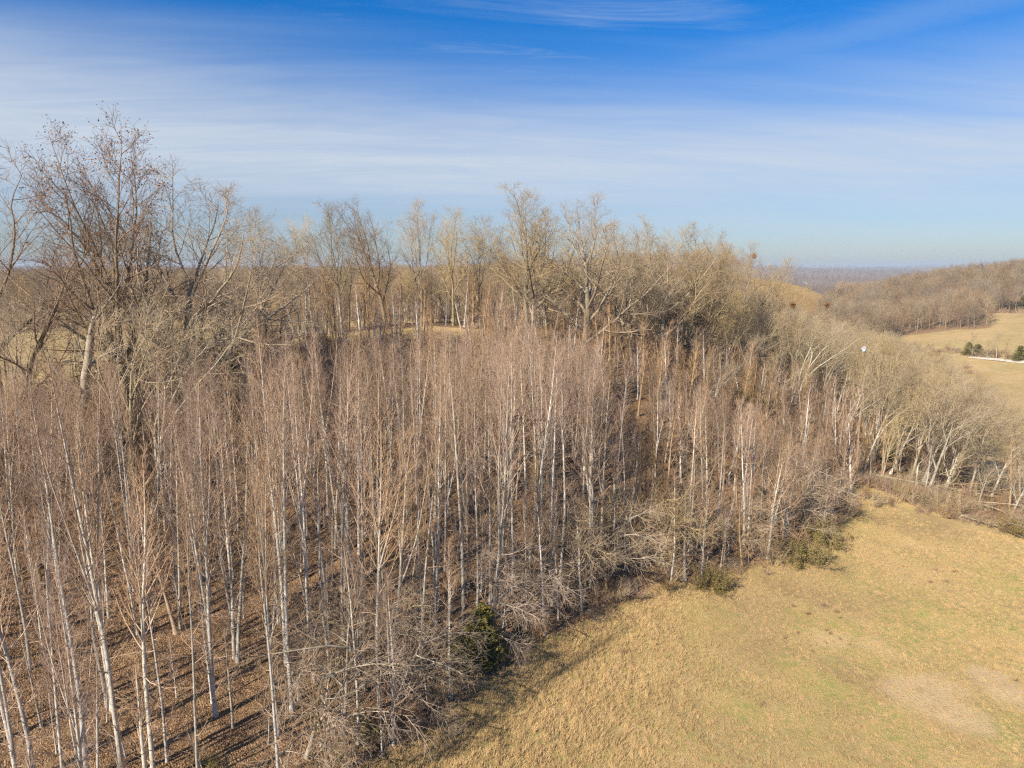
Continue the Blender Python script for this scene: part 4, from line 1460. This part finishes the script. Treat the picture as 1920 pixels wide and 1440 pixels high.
scatter('edge_brush', shr_src[:4], np.column_stack([eb, height(eb[:, 0], eb[:, 1])]), np.column_stack([g.normal(size=n) * .1, g.normal(size=n) * .1, g.random(n) * 6.28]),
        np.column_stack([sc * 1.15, sc * 1.15, sc]), g.integers(0, 4, n))

# scrub along the valley road and at the foot of the far field
rb = []
for (a0, a1, cnt, wd) in (((1790, 664), (1990, 682), 60, 2.5), ((1660, 660), (1790, 664), 40, 5.0), ((1845, 600), (1925, 582), 30, 3.0), ((1640, 700), (1790, 690), 30, 8.0)):
    A0, A1 = hit(*a0), hit(*a1)
    for i in range(cnt):
        t_ = random.random()
        rb.append((A0[0] + (A1[0] - A0[0]) * t_ + random.gauss(0, wd), A0[1] + (A1[1] - A0[1]) * t_ + 6 + random.gauss(0, wd)))
rb = np.array(rb)
n = len(rb)
sc = 0.5 + 0.9 * g.random(n)
scatter('valley_scrub', shr_src[:4], np.column_stack([rb, height(rb[:, 0], rb[:, 1])]), np.column_stack([np.zeros(n), np.zeros(n), g.random(n) * 6.28]),
        np.column_stack([sc * 1.5, sc * 1.5, sc]), g.integers(0, 4, n))

# far woods
far_src = [source(q) for q in FAR]
fced = source(join_parts('far_evergreen_mass', FCED))


MAT['farshaded'] = bark_mat('distant_wood_shaded_bark', (0.25, 0.19, 0.15), (0.18, 0.14, 0.11), (0.22, 0.165, 0.13), var=0.3)  # same woods, with distant shade and haze painted in as darker bark
far_shaded = [source(far_tree(850 + i, 17, 'farshaded', [1, .85, 1.1][i])) for i in range(3)]


def wood(name, pts_, smin, smax, cedar=0.0, pick=None):  # cedar only switches to bare trees with shade and haze painted in
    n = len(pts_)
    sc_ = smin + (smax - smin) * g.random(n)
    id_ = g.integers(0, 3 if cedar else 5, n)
    scatter(name, far_shaded if cedar else far_src, np.column_stack([pts_, height(pts_[:, 0], pts_[:, 1]) - 0.2]),
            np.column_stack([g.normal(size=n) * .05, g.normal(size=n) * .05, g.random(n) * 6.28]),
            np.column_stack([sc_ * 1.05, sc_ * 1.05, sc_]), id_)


def density_filter(p, d0, full):
    r = np.hypot(p[:, 0], p[:, 1])
    return p[g.random(len(p)) < np.clip((d0 / r), 0, 1) ** full]


wood('hill_woods', density_filter(random_in(Z_RHILL, 30000, 3.6, g), 420, 0.5), 0.75, 1.1)
wood('field_woods', density_filter(random_in(Z_LEFT, 26000, 5.0, g), 330, 0.8), 0.85, 1.15)
Z_MID = [pol(*p) for p in [(1250, 240), (1400, 265), (1440, 330), (1380, 390), (1250, 380)]]
wood('valley_side_woods', random_in(Z_MID, 2500, 4.5, g), 0.6, 0.85)
Z_FAR = [pol(*p) for p in [(1380, 1250), (1600, 1050), (1800, 1200), (1950, 1500), (2300, 2600), (2300, 7000), (1300, 7000), (1300, 2600)]]
pf = random_in(Z_FAR, 60000, 0, g)
pf = density_filter(pf, 1300, 1.0)
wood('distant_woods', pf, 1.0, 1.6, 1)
Z_FARL = [pol(*p) for p in [(-420, 1300), (1300, 1300), (1300, 6500), (-420, 6500)]]
pf = density_filter(random_in(Z_FARL, 30000, 0, g), 1500, 1.0)
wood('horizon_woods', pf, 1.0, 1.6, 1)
pc = density_filter(random_in([pol(*p) for p in [(1560, 1000), (1680, 1000), (1700, 2400), (1480, 2400)]], 700, 12, g), 1000, 1)[:90]
n = len(pc)
scatter('distant_evergreens', [fced], np.column_stack([pc, height(pc[:, 0], pc[:, 1])]), np.column_stack([np.zeros(n), np.zeros(n), g.random(n) * 6.28]),
        np.full((n, 3), 1.5), np.zeros(n, int))

# ------------------------------------------------------------------ grass and fallen leaves
def tuft(seed, n, rad, h, w, mat, lay=0.6, lean=(0.5, 0.2)):
    g_ = np.random.default_rng(seed)
    c = g_.normal(size=(n, 2)) * rad
    d_ = np.column_stack([g_.normal(size=n) * lay + lean[0], g_.normal(size=n) * lay + lean[1], np.ones(n)])
    d_ = unit(d_)
    L = h * (0.5 + g_.random(n))[:, None]
    base = np.column_stack([c, np.full(n, -0.02)])
    side = unit(np.cross(d_, g_.normal(size=(n, 3)))) * w * 0.5
    mid = base + d_ * L * 0.55
    tip = base + d_ * L + np.column_stack([d_[:, 0], d_[:, 1], -0.35 * np.ones(n)]) * L * 0.25
    V = np.stack([base - side, base + side, mid + side * 0.8, mid - side * 0.8, tip - side * .2, tip + side * .2], 1).reshape(-1, 3)
    i = np.arange(n)[:, None] * 6
    Fq = np.concatenate([i + np.array([[0, 1, 2, 3]]), i + np.array([[3, 2, 5, 4]])])
    Aa = np.repeat(g_.random(n), 6)
    return source(quads_mesh('tuft', V, Fq, [MAT[mat]], {'rad': Aa}))


tufts = [tuft(1, 46, 0.34, 0.30, 0.020, 'straw'), tuft(2, 46, 0.30, 0.20, 0.022, 'straw', 0.9), tuft(3, 40, 0.22, 0.22, 0.022, 'brownstraw', 0.9),
         tuft(4, 50, 0.25, 0.12, 0.022, 'green', 0.6), tuft(5, 34, 0.16, 0.5, 0.022, 'straw', 0.3, (0.25, .1))]
MEADOW = [hit(*p)[:2] for p in [(660, 1470), (770, 1385), (1010, 1205), (1230, 1105), (1450, 1050), (1555, 1000), (1620, 935), (1760, 985), (1900, 1010), (2050, 1020), (2300, 1200), (2300, 1600), (500, 1600)]]
lo, hi = polybox(MEADOW)
pm = g.random((110000, 2)) * (hi - lo) + lo
pm = pm[inpoly(pm[:, 0], pm[:, 1], MEADOW)]
qx, qy = project(pm[:, 0], pm[:, 1], height(pm[:, 0], pm[:, 1]))
pm = pm[(qx > 500) & (qx < 2000) & (qy < 1500)]


def at(arr, p):
    i = np.clip(np.searchsorted(gx, p[:, 0]), 0, nx - 1)
    j = np.clip(np.searchsorted(gy, p[:, 1]), 0, ny - 1)
    return arr.reshape(nx, ny)[i, j]


gm, bm_, brm = at(green, pm), at(bare, pm), at(brownp, pm)
keep = g.random(len(pm)) > np.clip(bm_ * (0.60 + 0.5 * (fbm(pm[:, 0], pm[:, 1], 1.1, 4) > -0.2)), 0, 0.9)
pm, gm, brm = pm[keep], gm[keep], brm[keep]
n = len(pm)
r_ = g.random(n)
nzv = fbm(pm[:, 0], pm[:, 1], 3.1, 9)
# taller rank grass towards the left of the meadow
tall = np.clip((14 - (pm[:, 0] - 0.35 * (pm[:, 1] - 40))) / 12, 0, 1)
idt = np.where(r_ < 0.45, 0, 1)
idt = np.where((g.random(n) < 0.12 + 0.12 * (nzv > 0.5) + 0.5 * brm), 2, idt)
idt = np.where(g.random(n) < gm * 0.9 + 0.05, 3, idt)
idt = np.where((g.random(n) < 0.18 * tall), 4, idt)
sc = (0.40 + 0.5 * g.random(n)) * (0.48 + 0.6 * tall)
scatter('grass', tufts, np.column_stack([pm, height(pm[:, 0], pm[:, 1])]), np.column_stack([np.zeros(n), np.zeros(n), g.normal(size=n) * 0.9 + 0.6]),
        np.column_stack([sc, sc, sc]), idt, None)


wm = g.random((26, 2)) * (hi - lo) + lo
wm = np.concatenate([wm[i_] + g.normal(size=(int(g.integers(1, 12)), 2)) * 1.6 for i_ in range(26)])
wm = wm[inpoly(wm[:, 0], wm[:, 1], MEADOW)]
n = len(wm)
sc = 0.07 + 0.11 * g.random(n)
scatter('weeds', [source(SHR[0]), source(SHR[1])], np.column_stack([wm, height(wm[:, 0], wm[:, 1])]), np.column_stack([np.zeros(n), np.zeros(n), g.random(n) * 6.28]),
        np.column_stack([sc * 1.5, sc * 1.5, sc]), g.integers(0, 2, n))


def litter_patch(seed, n, rad, size):
    g_ = np.random.default_rng(seed)
    C = np.column_stack([(g_.random((n, 2)) - 0.5) * rad * 2, g_.random(n) * 0.02])
    V, Fq, Aa = leaf_quads(g_, C, size, 0.75, np.column_stack([g_.normal(size=(n, 2)), np.zeros(n)]))
    return source(quads_mesh('leaves', V, Fq, [MAT['litter']], {'rad': Aa}))


lits = [litter_patch(11, 300, 0.8, 0.095), litter_patch(12, 300, 0.8, 0.085)]
lo, hi = polybox(Z_PLANT)
plf = g.random((26000, 2)) * (hi - lo) + lo
plf = plf[inpoly(plf[:, 0], plf[:, 1], Z_PLANT)]
rr2 = np.hypot(plf[:, 0], plf[:, 1])
qx, qy = project(plf[:, 0], plf[:, 1], height(plf[:, 0], plf[:, 1]))
plf = plf[(qx > -150) & (qx < 1700) & (qy < 1560) & (rr2 < 95)]
n = len(plf)
e_ = 0.3
zx = (height(plf[:, 0] + e_, plf[:, 1]) - height(plf[:, 0] - e_, plf[:, 1])) / (2 * e_)
zy = (height(plf[:, 0], plf[:, 1] + e_) - height(plf[:, 0], plf[:, 1] - e_)) / (2 * e_)
scatter('leaves', lits, np.column_stack([plf, height(plf[:, 0], plf[:, 1]) + 0.01]), np.column_stack([np.arctan(zy), -np.arctan(zx), np.zeros(n)]),
        np.ones((n, 3)), g.integers(0, 2, n))

# ------------------------------------------------------------------ haze
m = bpy.data.materials.new('haze_air')
m.use_nodes = True
m.node_tree.nodes.clear()
ho = m.node_tree.nodes.new('ShaderNodeOutputMaterial')
hv = m.node_tree.nodes.new('ShaderNodeVolumePrincipled')
hv.inputs['Color'].default_value = (0.58, 0.69, 0.82, 1)
hv.inputs['Density'].default_value = 0.00016
hv.inputs['Anisotropy'].default_value = 0.0
m.node_tree.links.new(hv.outputs[0], ho.inputs['Volume'])
zlo, zhi = float(Vg[:, 2].min()) - 1.0, max(float(Vg[:, 2].max()) + 30, CAMZ + 8)
x0, x1, y0, y1 = gx[0] - 5, gx[-1] + 5, gy[0] - 5, gy[-1] + 5
V = np.array([(x, y, z) for x in (x0, x1) for y in (y0, y1) for z in (zlo, zhi)])
Fq = np.array([(0, 1, 3, 2), (4, 6, 7, 5), (0, 4, 5, 1), (2, 3, 7, 6), (0, 2, 6, 4), (1, 5, 7, 3)])
tag(link(bpy.data.objects.new('haze', quads_mesh('haze', V, Fq, [m]))), kind='stuff')
